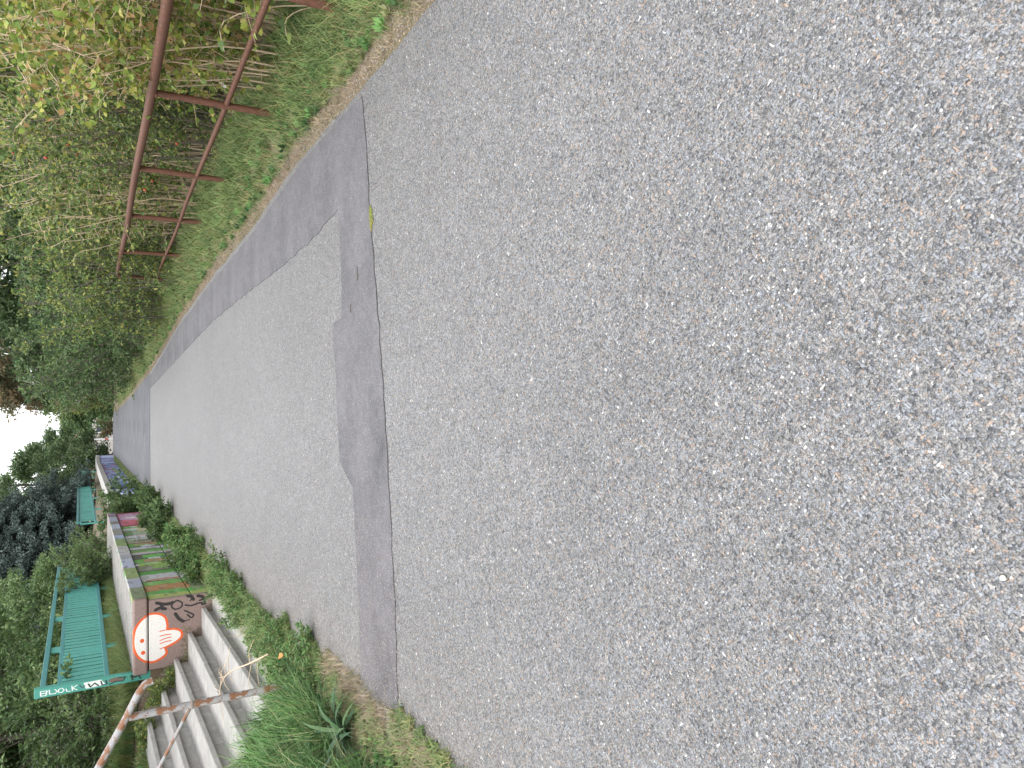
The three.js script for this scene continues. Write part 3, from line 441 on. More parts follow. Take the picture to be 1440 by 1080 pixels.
function conifer(name, label, o) {
  const t = thing(name, label, 'tree', o.pos || [0, 0, 0]), r = rng(o.seed), spots = [], gs = [tube([V(0, -0.2, 0), V(0, o.h * 0.5, 0), V(0, o.h, 0)], o.h * 0.02, 0.01, 8)];
  for (let y = 0.06 * o.h; y < o.h * 0.985; y += o.h * 0.035) {
    const k = 1 - y / o.h, n = Math.round(5 + 9 * k), ph = r() * 6;
    for (let i = 0; i < n; i++) { const a = ph + i / n * 6.283 + (r() - 0.5) * 0.5, L = o.r * Math.pow(k, 0.85) * lerp(0.7, 1.15, r()) + 0.1, e = V(Math.cos(a) * L, y - L * 0.22 + 0.14 * L, Math.sin(a) * L), b = V(0, y, 0), m = b.clone().lerp(e, 0.6).add(V(0, -0.06 * L, 0)); gs.push(tube([b, m, e], 0.018 * L + 0.004, 0.004, 3));
      const cnt = Math.round(7 + L * o.per); for (let q = 0; q < cnt; q++) { const s = lerp(0.2, 1.05, r()), p = b.clone().lerp(e, s); p.add(V((r() - 0.5) * 0.35 * L * s, (r() - 0.6) * 0.16, (r() - 0.5) * 0.35 * L * s)); spots.push({ p, d: V(Math.cos(a) + (r() - 0.5) * 1.4, lerp(-0.6, 0.3, r()), Math.sin(a) + (r() - 0.5) * 1.4).normalize() }); } }
  }
  mesh('trunk', mergeGeometries(gs), M.bark, t); const f = foliage(t, spots, LG.spray2, M.needle, PAL.blue, r, o.size); f.name = 'crown'; return t;
}
const at = (x, z, dy = 0) => [x, landY(x, z) + dy, z];

// --- right side, the thicket behind the railing: first row
const TH = { stems: 56, r0: 0.6, r: 0.7, h: 2.6, rad: 0.0085, twigs: 17, tl: 0.42, leaves: 11, size: 0.052, leaf: LG.round, pal: PAL.yellow, stemMat: M.straw, wob: 0.10, bare: 0.12 };
const stalk1 = shrub('dry_stalk_shrub', 'dry pale stalks with yellow-green leaves behind the nearest railing bay', 'shrub', { ...TH, seed: 101, pos: at(3.25, -4.6) });
const stalk2 = shrub('dry_stalk_shrub', 'tangle of straw-coloured stalks and yellowing leaves behind the second railing post', 'shrub', { ...TH, seed: 102, pos: at(3.3, -6.2), stems: 64, leaves: 10, droop: 0.12 });
const rose = shrub('rose_bush', 'dark green wild rose bush with orange-red hips behind the railing', 'shrub', { seed: 103, pos: at(3.35, -8.6), stems: 20, r0: 0.5, r: 0.95, h: 2.5, rad: 0.009, twigs: 34, tl: 0.4, leaves: 13, size: 0.045, leaf: LG.oval, pal: PAL.mixed, wob: 0.07, droop: 0.15, bare: 0.08 });
{ // hips
  const r = rng(33), gs = new THREE.SphereGeometry(1, 8, 6).scale(1, 1.25, 1), m = std({ color: new THREE.Color().setRGB(0.36, 0.075, 0.03), roughness: 0.5 });
  for (let i = 0; i < 16; i++) { const a = 2.2 + r() * 3.4, h = mesh('rose_hip', gs, m, rose); h.position.set(Math.cos(a) * lerp(0.55, 1.0, r()), lerp(0.5, 2.1, r()), Math.sin(a) * lerp(0.55, 1.0, r())); h.scale.setScalar(lerp(0.011, 0.016, r())); }
}
const stalk3 = shrub('dry_stalk_shrub', 'thicket of dry brown stalks with olive leaves behind the fourth visible railing post', 'shrub', { ...TH, seed: 104, pos: at(3.25, -10.6), pal: PAL.mixed, stems: 46, h: 2.4, leaves: 9 });
const bush1 = shrub('leafy_shrub', 'dense green shrub at the far end of the rusty railing', 'shrub', { seed: 105, pos: at(2.85, -13.6), stems: 22, r0: 0.7, r: 1.1, h: 2.3, rad: 0.011, twigs: 34, tl: 0.5, leaves: 13, size: 0.06, pal: PAL.mixed, bare: 0.03 });
const bush2 = shrub('leafy_shrub', 'dark green bush hanging over the right verge beyond the railing', 'shrub', { seed: 106, pos: at(2.45, -17.2), stems: 22, r0: 0.8, r: 1.4, h: 2.6, rad: 0.013, twigs: 36, tl: 0.6, leaves: 12, size: 0.085, pal: PAL.green, bare: 0.02 });
copyOf(stalk1, 'dry_stalk_shrub', 'dry stalks with yellow leaves beside the rose hips, behind the railing', at(3.95, -7.6), 2.2, [1, 1.05, 1]);
copyOf(stalk3, 'dry_stalk_shrub', 'brown stalks and olive leaves behind the railing between rose bush and fourth post', at(3.75, -9.6), 1.3, [1, 1.1, 1]);
copyOf(stalk3, 'dry_stalk_shrub', 'dry stalk shrub just before the railing end, leaning towards the path', at(3.35, -12.2), 3.4, [1, 0.95, 1]);
copyOf(stalk2, 'dry_stalk_shrub', 'tall straw stalks at the frame edge behind the nearest thicket', at(4.15, -5.3), 1.7, [1.1, 1.15, 1.1]);
copyOf(bush1, 'leafy_shrub', 'green shrub on the right verge between railing end and overhanging bush', at(2.6, -15.4), 2.6, [1, 1.0, 1]);
copyOf(bush2, 'leafy_shrub', 'dark bush on the right verge opposite the bush between the two graffiti walls', at(2.35, -21.2), 2.0, [1, 1.05, 1]);
copyOf(bush2, 'leafy_shrub', 'bush hiding the right path edge where the asphalt turns dark', at(2.05, -25.5), 4.1, [1, 1.05, 1.1]);
copyOf(bush2, 'leafy_shrub', 'green bush leaning over the path short of the crest on the right', at(1.95, -31), 0.8, [1.1, 1.15, 1.2]);
copyOf(bush1, 'leafy_shrub', 'pale green bush leaning farthest over the path at the crest', at(1.75, -37.5), 5.2, [1.4, 1.2, 1.5]);
// second row: taller growth
const tall1 = shrub('tall_shrub', 'tall arching shrub with yellow-green leaves rising behind the nearest thicket', 'shrub', { seed: 111, pos: at(5.3, -6.6), stems: 20, r0: 0.9, r: 1.6, h: 3.9, rad: 0.016, twigs: 34, tl: 0.75, leaves: 14, size: 0.085, leaf: LG.oval, pal: PAL.yellow, stemMat: M.straw, bare: 0.05 });
const tall2 = shrub('tall_shrub', 'tall dark green shrub behind the rose bush', 'shrub', { seed: 112, pos: at(5.2, -10.6), stems: 22, r0: 1.0, r: 1.6, h: 4.1, rad: 0.017, twigs: 36, tl: 0.75, leaves: 14, size: 0.095, pal: PAL.mixed, bare: 0.04 });
copyOf(tall2, 'tall_shrub', 'tall mixed green shrub behind the end of the railing', at(5.2, -14.6), 2.4, [1, 1.05, 1]);
copyOf(tall1, 'tall_shrub', 'tall yellow-green shrub at the frame corner beyond the nearest thicket', at(5.6, -8.6), 4.0, [1, 1, 1]);
copyOf(tall2, 'tall_shrub', 'tall shrub behind the dark bush that overhangs the verge', at(5.0, -19), 0.9, [1.1, 1.1, 1.1]);
const t1 = tree('broadleaf_tree', 'dark green tree behind the right hedge, left of the brown-leaved tree', { seed: 121, pos: at(5.4, -26), h: 7, r: 2.8, clumps: 85, per: 64, size: 0.34, pal: PAL.dark });
const brown = tree('brown_leaved_tree', 'tree with browning leaves at the sky gap, top of the right hedge', { seed: 122, pos: at(3.1, -40), h: 7.2, r: 2.5, clumps: 66, per: 46, size: 0.36, pal: PAL.rusty, leaf: LG.spray2 });
const green = tree('broadleaf_tree', 'fresh green tree bordering the sky gap on its right', { seed: 123, pos: at(2.5, -46), h: 5.0, r: 2.5, clumps: 70, per: 52, size: 0.36, pal: PAL.green, low: 0.04 });
copyOf(t1, 'broadleaf_tree', 'dark tree deep behind the tall shrubs and the railing end', at(8.2, -20), 2.0, [1, 0.9, 1]);
copyOf(t1, 'broadleaf_tree', 'dark tree farther back on the right between brown tree and hedge', at(5.2, -34), 4.4, [1.1, 1, 1.1]);
copyOf(green, 'broadleaf_tree', 'low green tree at the right of the path beyond the crest', at(2.0, -55), 1.0, [1, 0.8, 1]);

copyOf(t1, 'broadleaf_tree', 'dark tree behind the tall shrubs at the upper frame corner', at(9.2, -10.5), 0.7, [1, 0.85, 1]);
copyOf(t1, 'broadleaf_tree', 'dark tree filling the gaps behind the tall mixed green shrub', at(8.6, -15), 3.1, [1, 0.9, 1]);
// --- left side
const l1 = tree('broadleaf_tree', 'dense dark bushy tree behind the turquoise fence, nearest the frame edge', { seed: 131, pos: at(-6.5, -11.5), h: 4.6, r: 2.0, clumps: 120, per: 115, size: 0.145, pal: PAL.hedge, low: 0.0, trunk: 0.4, bias: 1.25 });
const l2 = tree('broadleaf_tree', 'olive green bushy tree filling the back of the turquoise fence', { seed: 132, pos: at(-5.6, -16), h: 4.4, r: 2.1, clumps: 110, per: 105, size: 0.16, pal: PAL.olive, low: 0.0, trunk: 0.4, bias: 1.25 });
const l3 = shrub('leafy_shrub', 'grey-green bush growing through the far end of the turquoise fence', 'shrub', { seed: 133, pos: at(-3.25, -17.0), stems: 20, r0: 0.4, r: 0.75, h: 1.05, rad: 0.01, twigs: 34, tl: 0.38, leaves: 18, size: 0.05, pal: PAL.hedge, bare: 0 });
copyOf(l1, 'broadleaf_tree', 'dense bushy tree just behind the tall shrubs and the rose bush', at(6.9, -9.6), 1.9, [1, 1.15, 1]);
copyOf(l1, 'broadleaf_tree', 'dense bushy tree just behind the end of the railing', at(6.7, -13.4), 3.9, [1, 1.15, 1]);
copyOf(l1, 'broadleaf_tree', 'dark bushy tree behind the blue spruces, left of the sky gap', at(-8.2, -44), 1.1, [1.5, 1.4, 1.5]);
copyOf(l1, 'broadleaf_tree', 'dark bushy tree left of the handrail at the lower frame edge', at(-5.6, -8.0, 0.3), 2.1, [0.85, 0.8, 0.85]);
copyOf(l3, 'leafy_shrub', 'low bush behind the end post of the turquoise fence', at(-4.6, -11.2), 2.2, [1.5, 1.1, 1.5]);
copyOf(l3, 'leafy_shrub', 'low bush in the grass above the steps, left of the handrail', at(-5.2, -8.6), 4.2, [1.6, 1.3, 1.6]);
copyOf(l2, 'broadleaf_tree', 'olive bushy tree between the turquoise fence and the blue spruce', at(-6.3, -21.5), 3.2, [1.05, 0.95, 1.05]);
copyOf(l1, 'broadleaf_tree', 'dark bushy tree behind the gap between the two turquoise fences', at(-6.3, -26.5), 0.6, [0.95, 0.75, 0.95]);
copyOf(l2, 'broadleaf_tree', 'olive tree at the corner far behind the turquoise fence', at(-8.6, -17.5), 5.0, [1.2, 1.2, 1.2]);
copyOf(l3, 'leafy_shrub', 'bush standing in the gap between the two turquoise fences', at(-3.5, -21.0), 1.4, [0.8, 0.85, 0.9]);
copyOf(l3, 'leafy_shrub', 'bush covering the near end of the farther turquoise fence', at(-3.9, -23.6), 3.0, [0.8, 0.8, 0.9]);
const sp = conifer('blue_spruce', 'blue-grey spruce above the farther turquoise fence', { seed: 141, pos: at(-4.9, -39), h: 7.2, r: 2.5, per: 40, size: 0.24 });
copyOf(sp, 'blue_spruce', 'second blue-grey spruce behind the first, nearer the frame top', at(-7.6, -37), 1.3, [1.1, 1.1, 1.1]);
const l4 = tree('broadleaf_tree', 'dark tree bordering the sky gap on its left', { seed: 151, pos: at(-3.9, -54), h: 6.4, r: 2.5, clumps: 60, per: 50, size: 0.36, pal: PAL.dark, low: 0.05 });
copyOf(l4, 'broadleaf_tree', 'lower dark tree under the sky gap beyond the far wall', at(-2.6, -60), 2.0, [0.95, 0.78, 0.95]);
copyOf(l4, 'broadleaf_tree', 'dark tree behind the blue spruces, at the top of the frame', at(-7.2, -50), 5.2, [1.2, 1.15, 1.2]);
copyOf(green, 'broadleaf_tree', 'green tree low at the very end of the path under the sky gap', at(-0.6, -88), 3.0, [1.3, 1.0, 1.2]);
copyOf(l4, 'broadleaf_tree', 'dark tree at the end of the path left of the pale building', at(-4.4, -78), 4.0, [1.1, 1.1, 1.1]);

// bushes and weeds along the foot of the walls
const WD = { stems: 16, r0: 0.28, r: 0.4, h: 0.6, rad: 0.006, twigs: 22, tl: 0.18, leaves: 10, size: 0.055, pal: PAL.weed, bare: 0.02, stemMat: M.greenStem, leaf: LG.oval };
shrub('wall_bush', 'rounded green bush in the gap between the two graffiti walls', 'bush', { ...WD, seed: 161, pos: at(-2.2, -20.9), stems: 32, r0: 0.46, r: 0.56, h: 1.0, twigs: 26, tl: 0.26, leaves: 11, size: 0.065, pal: PAL.green });
const b2 = shrub('wall_bush', 'dark green bush hiding the far foot of the skull wall', 'bush', { ...WD, seed: 162, pos: at(-1.98, -15.2), stems: 22, r0: 0.34, r: 0.36, h: 0.5, twigs: 22, tl: 0.22, size: 0.06, pal: PAL.green });
copyOf(b2, 'wall_bush', 'dark green bush in front of the pink end of the graffiti', at(-2.0, -17.6), 2.0, [1, 1.15, 1.2]);
const b3 = shrub('wall_bush', 'pale green weed bush before the striped graffiti, near the steps', 'bush', { ...WD, seed: 163, pos: at(-1.98, -12.2), stems: 20, r0: 0.3, r: 0.34, h: 0.48, tl: 0.2, size: 0.05 });
copyOf(b3, 'wall_bush', 'small weed bush at the corner where wall and steps meet', at(-1.95, -11.1), 1.0, [0.8, 0.75, 0.9]);
const w1 = shrub('nettle_clump', 'clump of green nettles on the path edge before the lowest step, near the wall', 'weed', { ...WD, seed: 164, pos: at(-1.86, -9.3), stems: 17, r0: 0.26, r: 0.17, h: 0.27, twigs: 14, tl: 0.11, leaves: 8, size: 0.036, pal: PAL.weed });
copyOf(w1, 'nettle_clump', 'low nettles between path and lowest step, second clump from the wall', at(-1.94, -8.75), 0.7, [0.6, 0.5, 0.8]);
copyOf(w1, 'nettle_clump', 'nettle clump before the lowest step, halfway along it', at(-1.9, -8.15), 2.1, [0.95, 1.0, 0.85]);
copyOf(w1, 'nettle_clump', 'dark weeds between the lowest step and the path, near the handrail', at(-1.97, -7.6), 4.0, [0.6, 0.5, 0.8]);
copyOf(w1, 'nettle_clump', 'weeds just beyond the fallen branch at the edge of the apron slab', at(-1.95, -6.95), 3.2, [0.8, 0.65, 0.9]);
copyOf(w1, 'nettle_clump', 'weed clump at the foot of the rusty handrail post', at(-1.97, -6.25), 5.1, [1, 0.85, 1]);
copyOf(w1, 'nettle_clump', 'weed clump nearer than the handrail post, by the orange leaf', at(-1.95, -5.55), 1.2, [1, 0.75, 1.1]);
const w2 = shrub('ivy_tuft', 'tuft of leaves growing where the skull wall meets the third step', 'weed', { ...WD, seed: 165, pos: [-3.18, 0.49, -10.13], stems: 9, r0: 0.07, r: 0.08, h: 0.13, twigs: 10, tl: 0.07, leaves: 7, size: 0.035, pal: PAL.mixed });
copyOf(w2, 'ivy_tuft', 'tuft of leaves on the fourth step under the fence post', [-3.35, 0.66, -10.05], 2.0, [1.3, 1.5, 1.2]);
copyOf(w2, 'ivy_tuft', 'tuft of leaves at the top of the steps beside the curved rail end', [-3.7, 0.8, -9.9], 3.0, [1.8, 1.3, 1.6]);

// broad-leaved dock at the left edge: every leaf its own
{
  const r = rng(91), d = thing('dock_plant', 'dark green dock with long narrow leaves in the grass by the asphalt band', 'plant', at(-1.97, -4.58, 0.05)), mats = PAL.green.map(c => { const m = leafMat(0.2); m.color.setRGB(c[0] * 0.5, c[1] * 0.62, c[2] * 0.72); m.roughness = 0.45; return m; });
  const blade = (L, w, bend) => { const pos = [], idx = [], n = 7; for (let i = 0; i <= n; i++) { const s = i / n, ww = w * Math.sin(Math.PI * clamp(0.08 + 0.9 * s)) * (1 - 0.2 * s), y = L * s * (1 - 0.35 * bend * s), z = L * bend * s * s; pos.push(-ww, y + 0.25 * ww, z, 0, y, z, ww, y + 0.25 * ww, z); } for (let i = 0; i < n; i++) { const a = i * 3; idx.push(a, a + 1, a + 3, a + 1, a + 4, a + 3, a + 1, a + 2, a + 4, a + 2, a + 5, a + 4); } const g = new THREE.BufferGeometry(); g.setAttribute('position', new THREE.Float32BufferAttribute(pos, 3)); g.setIndex(idx); g.computeVertexNormals(); return g; };
  const bl = [blade(0.30, 0.017, 0.7), blade(0.26, 0.020, 0.95), blade(0.35, 0.015, 0.5)];
  for (let i = 0; i < 44; i++) { const m = mesh('leaf', bl[i % 3], mats[i % mats.length], d); m.rotation.set(0.25 + 0.55 * r(), i * 2.4 + r(), 0, 'YXZ'); m.position.set((r() - 0.5) * 0.1, 0, (r() - 0.5) * 0.1); m.scale.setScalar(lerp(0.7, 1.15, r())); }
  const s = thing('broad_leaf_shrub', 'few large round green leaves on bent stalks beside the nearest railing post', 'plant', at(2.72, -4.75)); const rg = leafGeo(0.95, 0.08, 0.1), sm = [[0.10, 0.17, 0.05], [0.16, 0.22, 0.05], [0.07, 0.12, 0.04]].map(c => { const m = leafMat(0.3); m.color.setRGB(...c); return m; });
  for (let k = 0; k < 9; k++) { const a = r() * 6.28, h = lerp(0.25, 0.75, r()), L = 0.12 + 0.2 * r(), p = new THREE.CatmullRomCurve3([V(0, -0.03, 0), V(Math.cos(a) * L * 0.4, h * 0.6, Math.sin(a) * L * 0.4), V(Math.cos(a) * L, h, Math.sin(a) * L), V(Math.cos(a) * L * 1.6, h * 0.93, Math.sin(a) * L * 1.6)]); mesh('stalk', tube(p.getPoints(8), 0.005, 0.002, 5), M.straw, s); for (let q = 0; q < 5; q++) { const lf = mesh('leaf', rg, sm[(k + q) % 3], s); lf.position.copy(p.getPoint(0.5 + 0.12 * q)); lf.rotation.set(1.0 + r() * 0.9, r() * 6.28, 0, 'YXZ'); lf.scale.setScalar(lerp(0.06, 0.095, r())); } }
}
// ------------------------------------------------------------------ grass
function tuft(n, seed, h, w, lean) { const r = rng(seed), gs = []; for (let i = 0; i < n; i++) { const a = r() * 6.283, L = h * lerp(0.5, 1.1, r()), b = lean * lerp(0.2, 1.1, r()), pos = [], idx = []; const x0 = (r() - 0.5) * 0.06, z0 = (r() - 0.5) * 0.06, m = 4; for (let k = 0; k <= m; k++) { const s = k / m, y = L * (s - 0.35 * b * s * s), o = L * b * s * s, ww = w * (1 - s * 0.92), dx = Math.cos(a), dz = Math.sin(a); pos.push(x0 + dx * o - dz * ww, y, z0 + dz * o + dx * ww, x0 + dx * o + dz * ww, y, z0 + dz * o - dx * ww); if (k < m) { const q = k * 2; idx.push(q, q + 1, q + 2, q + 1, q + 3, q + 2); } } const g = new THREE.BufferGeometry(); g.setAttribute('position', new THREE.Float32BufferAttribute(pos, 3)); g.setIndex(idx); g.computeVertexNormals(); gs.push(g); } return mergeGeometries(gs); }
function grassField(name, label, N, seed, geo, place, pal, y0 = 0) {
  const r = rng(seed), im = new THREE.InstancedMesh(geo, M.grass, N), o = new THREE.Object3D(), c = new THREE.Color(); let n = 0, tries = 0;
  while (n < N && tries++ < N * 40) { const p = place(r); if (!p) continue; o.position.set(p[0], landY(p[0], p[1]) - 0.01 + y0, p[1]); o.rotation.set((r() - 0.5) * 0.4, r() * 6.283, (r() - 0.5) * 0.4); const s = lerp(0.6, 1.3, r()) * (p[2] || 1); o.scale.set(s, s * lerp(0.75, 1.2, r()), s); o.updateMatrix(); im.setMatrixAt(n, o.matrix); const k = pal[Math.floor(r() * pal.length)], v = lerp(0.8, 1.25, r()); im.setColorAt(n, c.setRGB(k[0] * v, k[1] * v, k[2] * v)); n++; }
  im.count = n; im.name = numbered(name); im.castShadow = im.receiveShadow = true; tag(im, label, 'grass', null, 'stuff'); scene.add(im); return im;
}
const GR = { fresh: [[0.13, 0.28, 0.08], [0.17, 0.34, 0.10], [0.09, 0.21, 0.065], [0.22, 0.34, 0.12], [0.065, 0.15, 0.05], [0.30, 0.31, 0.15]], verge: [[0.15, 0.25, 0.08], [0.21, 0.30, 0.10], [0.20, 0.26, 0.09], [0.09, 0.16, 0.055], [0.34, 0.29, 0.14], [0.24, 0.30, 0.11]], dry: [[0.38, 0.30, 0.21], [0.32, 0.25, 0.18], [0.42, 0.34, 0.23], [0.20, 0.20, 0.09]] };
const tS = tuft(7, 201, 0.18, 0.0036, 1.1), tL = tuft(8, 202, 0.34, 0.0055, 1.1), tD = tuft(7, 203, 0.10, 0.0024, 1.6);
const patchy = (x, z, f, k) => fbm(x * f, 11, z * f, 2) + k;
grassField('verge_grass', 'short green grass on the right verge under the railing', 13500, 301, tS, r => { const z = -2.5 - 34 * Math.pow(r(), 1.5), q = rightAt(z), x = lerp(q + 0.1, 3.1, r()), e = q + 0.135 + 0.10 * noise.noise(z * 1.5, 20, 0); return x < e || patchy(x, z, 2.3, 0.30) < r() * 0.5 ? null : [x, z, 0.75 + 0.6 * sstep(q + 0.1, q + 0.6, x)]; }, GR.verge);
grassField('dry_grass', 'straw-coloured dead grass lying along the right path edge', 1700, 302, tD, r => { const z = -2.5 - 20 * Math.pow(r(), 1.4), x = rightAt(z) + lerp(0.045, 0.6, r() * r()); return [x, z, 0.7]; }, GR.dry);
grassField('tall_grass', 'long bright green grass on the left bank before the steps', 4300, 303, tL, r => { const z = lerp(-2.9, -6.35, r()), x = lerp(-1.98, -3.6, r()); if (x > -2.05 - 0.15 * noise.noise(z * 2, 3, 0) && z > -4.4) return null; if (Math.hypot(x + 1.97, z + 4.58) < 0.26) return null; return [x, z, z < -5.6 ? 0.75 : 1]; }, GR.fresh);
grassField('low_weeds', 'low mat of weeds creeping over the left path edge near the asphalt band', 5200, 304, tuft(7, 204, 0.055, 0.0035, 1.3), r => { const z = lerp(-2.7, -6.6, r()), e = -1.62 - 0.16 * noise.noise(z * 3.1, 6, 0) - 0.13 * noise.noise(z * 9, 2, 0) - (z < -4.5 ? 0.13 : 0) - (z > -4.5 && z < -3.9 ? 0.16 : 0), x = lerp(e, -2.3, Math.pow(r(), 1.2)); return [x, z, 1]; }, GR.verge, 0.03);
grassField('dry_grass', 'brown dead stems among the weeds at the left end of the asphalt band', 900, 305, tD, r => { const z = lerp(-3.3, -5.2, r()), x = lerp(-1.62, -2.1, r()); return [x, z, 0.7]; }, GR.dry, 0.03);
grassField('bank_grass', 'green grass on the bank between the skull wall and the turquoise fence', 9000, 306, tL, r => { const z = lerp(-10.35, -19.5, Math.pow(r(), 1.2)), x = lerp(-3.14, -4.4, Math.pow(r(), 1.3)); return [x, z, 0.75]; }, GR.verge);
grassField('bank_grass', 'green weeds and grass at the top of the steps, left of the handrail', 7500, 307, tL, r => { const z = lerp(-6.3, -12.5, r()), x = lerp(-3.97, -6.5, r()); return [x, z, 0.75]; }, GR.verge);
grassField('path_edge_grass', 'thin grass along the left path edge from the steps to the crest', 5000, 308, tS, r => { const z = -6.5 - 34 * Math.pow(r(), 1.5), e = -1.80 - 0.1 * noise.noise(z * 2, 8, 0), x = lerp(e, -2.2, r()); return [x, z, 1]; }, GR.verge, 0.01);

{ // rosettes of small broad leaves among the verge grass; chippings and dead bits along the path edge
  const r = rng(401), gs = []; for (let i = 0; i < 9; i++) { const g = leafGeo(0.6, 0.08, 0.2), o = new THREE.Object3D(); o.rotation.set(0.7 + 0.6 * r(), i * 0.7 + r() * 0.4, 0, 'YXZ'); o.scale.setScalar(lerp(0.6, 1.1, r())); o.position.y = 0.3 * r(); o.updateMatrix(); g.applyMatrix4(o.matrix); gs.push(g); }
  const rosette = mergeGeometries(gs), put = (name, label, N, geo, mat, fn, pal, cat) => { const im = new THREE.InstancedMesh(geo, mat, N), o = new THREE.Object3D(), c = new THREE.Color(); for (let i = 0; i < N; i++) { const [x, z, s, f, up] = fn(); o.position.set(x, landY(x, z) + up, z); o.rotation.set((r() - 0.5) * 0.6, r() * 6.283, (r() - 0.5) * 0.6); o.scale.set(s, s * f, s * lerp(0.6, 1.2, r())); o.updateMatrix(); im.setMatrixAt(i, o.matrix); const k = pal[Math.floor(r() * pal.length)], v = lerp(0.75, 1.25, r()); im.setColorAt(i, c.setRGB(k[0] * v, k[1] * v, k[2] * v)); } im.name = numbered(name); im.castShadow = im.receiveShadow = true; tag(im, label, cat, null, 'stuff'); scene.add(im); };
  put('verge_weeds', 'small broad-leaved weeds among the grass of the right verge', 700, rosette, M.leaf, () => { const z = -2.6 - 20 * Math.pow(r(), 1.6); return [rightAt(z) + lerp(0.13, 0.8, Math.pow(r(), 1.3)), z, lerp(0.03, 0.075, r()), 1, 0.02]; }, GR.fresh, 'weeds');
  put('left_weeds', 'small broad-leaved weeds in the grass on the left bank and path edge', 700, rosette, M.leaf, () => { const z = -2.8 - 5 * r(), k = r(); if (k < 0.45) return [lerp(-4.0, -5.4, r()), lerp(-6.4, -11.5, r()), lerp(0.05, 0.12, r()), 1, 0.1]; return [lerp(-1.85, -2.4, Math.pow(r(), 1.3)), z, lerp(0.025, 0.06, r()), 1, 0.04]; }, GR.fresh, 'weeds');
  put('edge_debris', 'pinkish sand and crumbs on the asphalt along the left path edge', 9000, new THREE.IcosahedronGeometry(1, 0), std({ roughness: 1 }), () => { const z = -2.7 - 8.5 * Math.pow(r(), 1.3); return [-1.86 + 0.85 * Math.pow(r(), 2.2), z, lerp(0.0015, 0.0045, r() * r()), 0.5, PY + 0.005]; }, [[0.26, 0.20, 0.16], [0.32, 0.26, 0.22], [0.20, 0.16, 0.13], [0.28, 0.27, 0.25]], 'debris');
  put('edge_debris', 'pale dust and crumbs over the left end of the smooth asphalt band', 6000, new THREE.IcosahedronGeometry(1, 0), std({ roughness: 1 }), () => { const x = -1.86 + 1.25 * Math.pow(r(), 1.9); return [x, lerp(-4.5, -3.8, r()), lerp(0.0015, 0.004, r() * r()), 0.5, PY + 0.008]; }, [[0.30, 0.26, 0.23], [0.26, 0.23, 0.21], [0.34, 0.31, 0.28]], 'debris');
  put('edge_debris', 'brown crumbs, chippings and dead bits along the right path edge', 6500, new THREE.IcosahedronGeometry(1, 0), std({ roughness: 1 }), () => { const z = -2.6 - 16 * Math.pow(r(), 1.5); return [edgeR(z) + 0.07 + 0.085 * (r() + r() - 1) * 1.2, z, lerp(0.002, 0.008, r() * r()), 0.6, 0.012]; }, [[0.22, 0.16, 0.12], [0.30, 0.22, 0.17], [0.16, 0.12, 0.09], [0.26, 0.25, 0.24], [0.36, 0.28, 0.2]], 'debris');
}
// ------------------------------------------------------------------ small things
{ // dry twigs over the steps
  const r = rng(95), t = thing('dry_branch', 'bare straw-coloured branch lying across the lowest steps', 'branch', [-2.02, 0.14, -6.7]), gs = [];
  const main = new THREE.CatmullRomCurve3([V(0.06, 0.02, 0.35), V(-0.1, 0.11, 0.0), V(-0.25, 0.2, -0.35), V(-0.42, 0.24, -0.6), V(-0.55, 0.25, -0.66)]);
  mesh('stem', tube(main.getPoints(16), 0.008, 0.003, 6), M.straw, t);
  for (let i = 0; i < 13; i++) { const p = main.getPoint(0.1 + 0.85 * r()), a = r() * 6.28, L = 0.12 + 0.25 * r(); gs.push(tube([p, p.clone().add(V(Math.cos(a) * L * 0.5, 0.05 * (r() - 0.2), Math.sin(a) * L * 0.5)), p.clone().add(V(Math.cos(a) * L, 0.05 * (r() - 0.6), Math.sin(a) * L))], 0.0035, 0.0015, 4)); }
  for (const g of gs) mesh('twig', g, M.straw, t);
}
{
  const lf = mesh('fallen_leaf', leafGeo(0.8, 0.15, 0.2), (() => { const m = leafMat(0.2); m.color.setRGB(0.62, 0.27, 0.09); return m; })()); lf.scale.setScalar(0.07); lf.rotation.set(-1.2, 0.6, 0.3); lf.position.set(-1.83, 0.16, -5.82); tag(lf, 'single orange leaf on the weeds at the left path edge', 'leaf');
  const pg = new THREE.IcosahedronGeometry(1, 2), pp = pg.attributes.position; for (let i = 0; i < pp.count; i++) { const k = 1 + 0.14 * noise.noise(pp.getX(i) * 1.7, pp.getY(i) * 1.7, pp.getZ(i) * 1.7); pp.setXYZ(i, pp.getX(i) * k, pp.getY(i) * k * 0.6, pp.getZ(i) * k); } pg.computeVertexNormals();
  const pb = mesh('pebble', pg, std({ color: new THREE.Color().setRGB(0.74, 0.7, 0.5), roughness: 0.6 })); pb.scale.setScalar(0.0052); pb.position.set(-0.33, PY + 0.004, -0.74); tag(pb, 'small pale yellow pebble on the nearest asphalt', 'pebble');
  const wf = thing('bindweed_flower', 'white funnel flower in the thicket above the lower rail', 'flower', [2.78, 0.46, -6.45]); const fg = new THREE.LatheGeometry([[0.002, 0], [0.006, 0.012], [0.014, 0.025], [0.034, 0.033]].map(p => new THREE.Vector2(...p)), 12); const fm = leafMat(0.3); fm.color.setRGB(0.75, 0.74, 0.7); const f = mesh('petal', fg, fm, wf); f.rotation.set(0.9, 0, 0.9);
  mesh('stalk', tube([V(0, 0, 0), V(0.05, -0.1, -0.03), V(0.08, -0.3, -0.05)], 0.003, 0.003, 5), M.greenStem, wf);
}
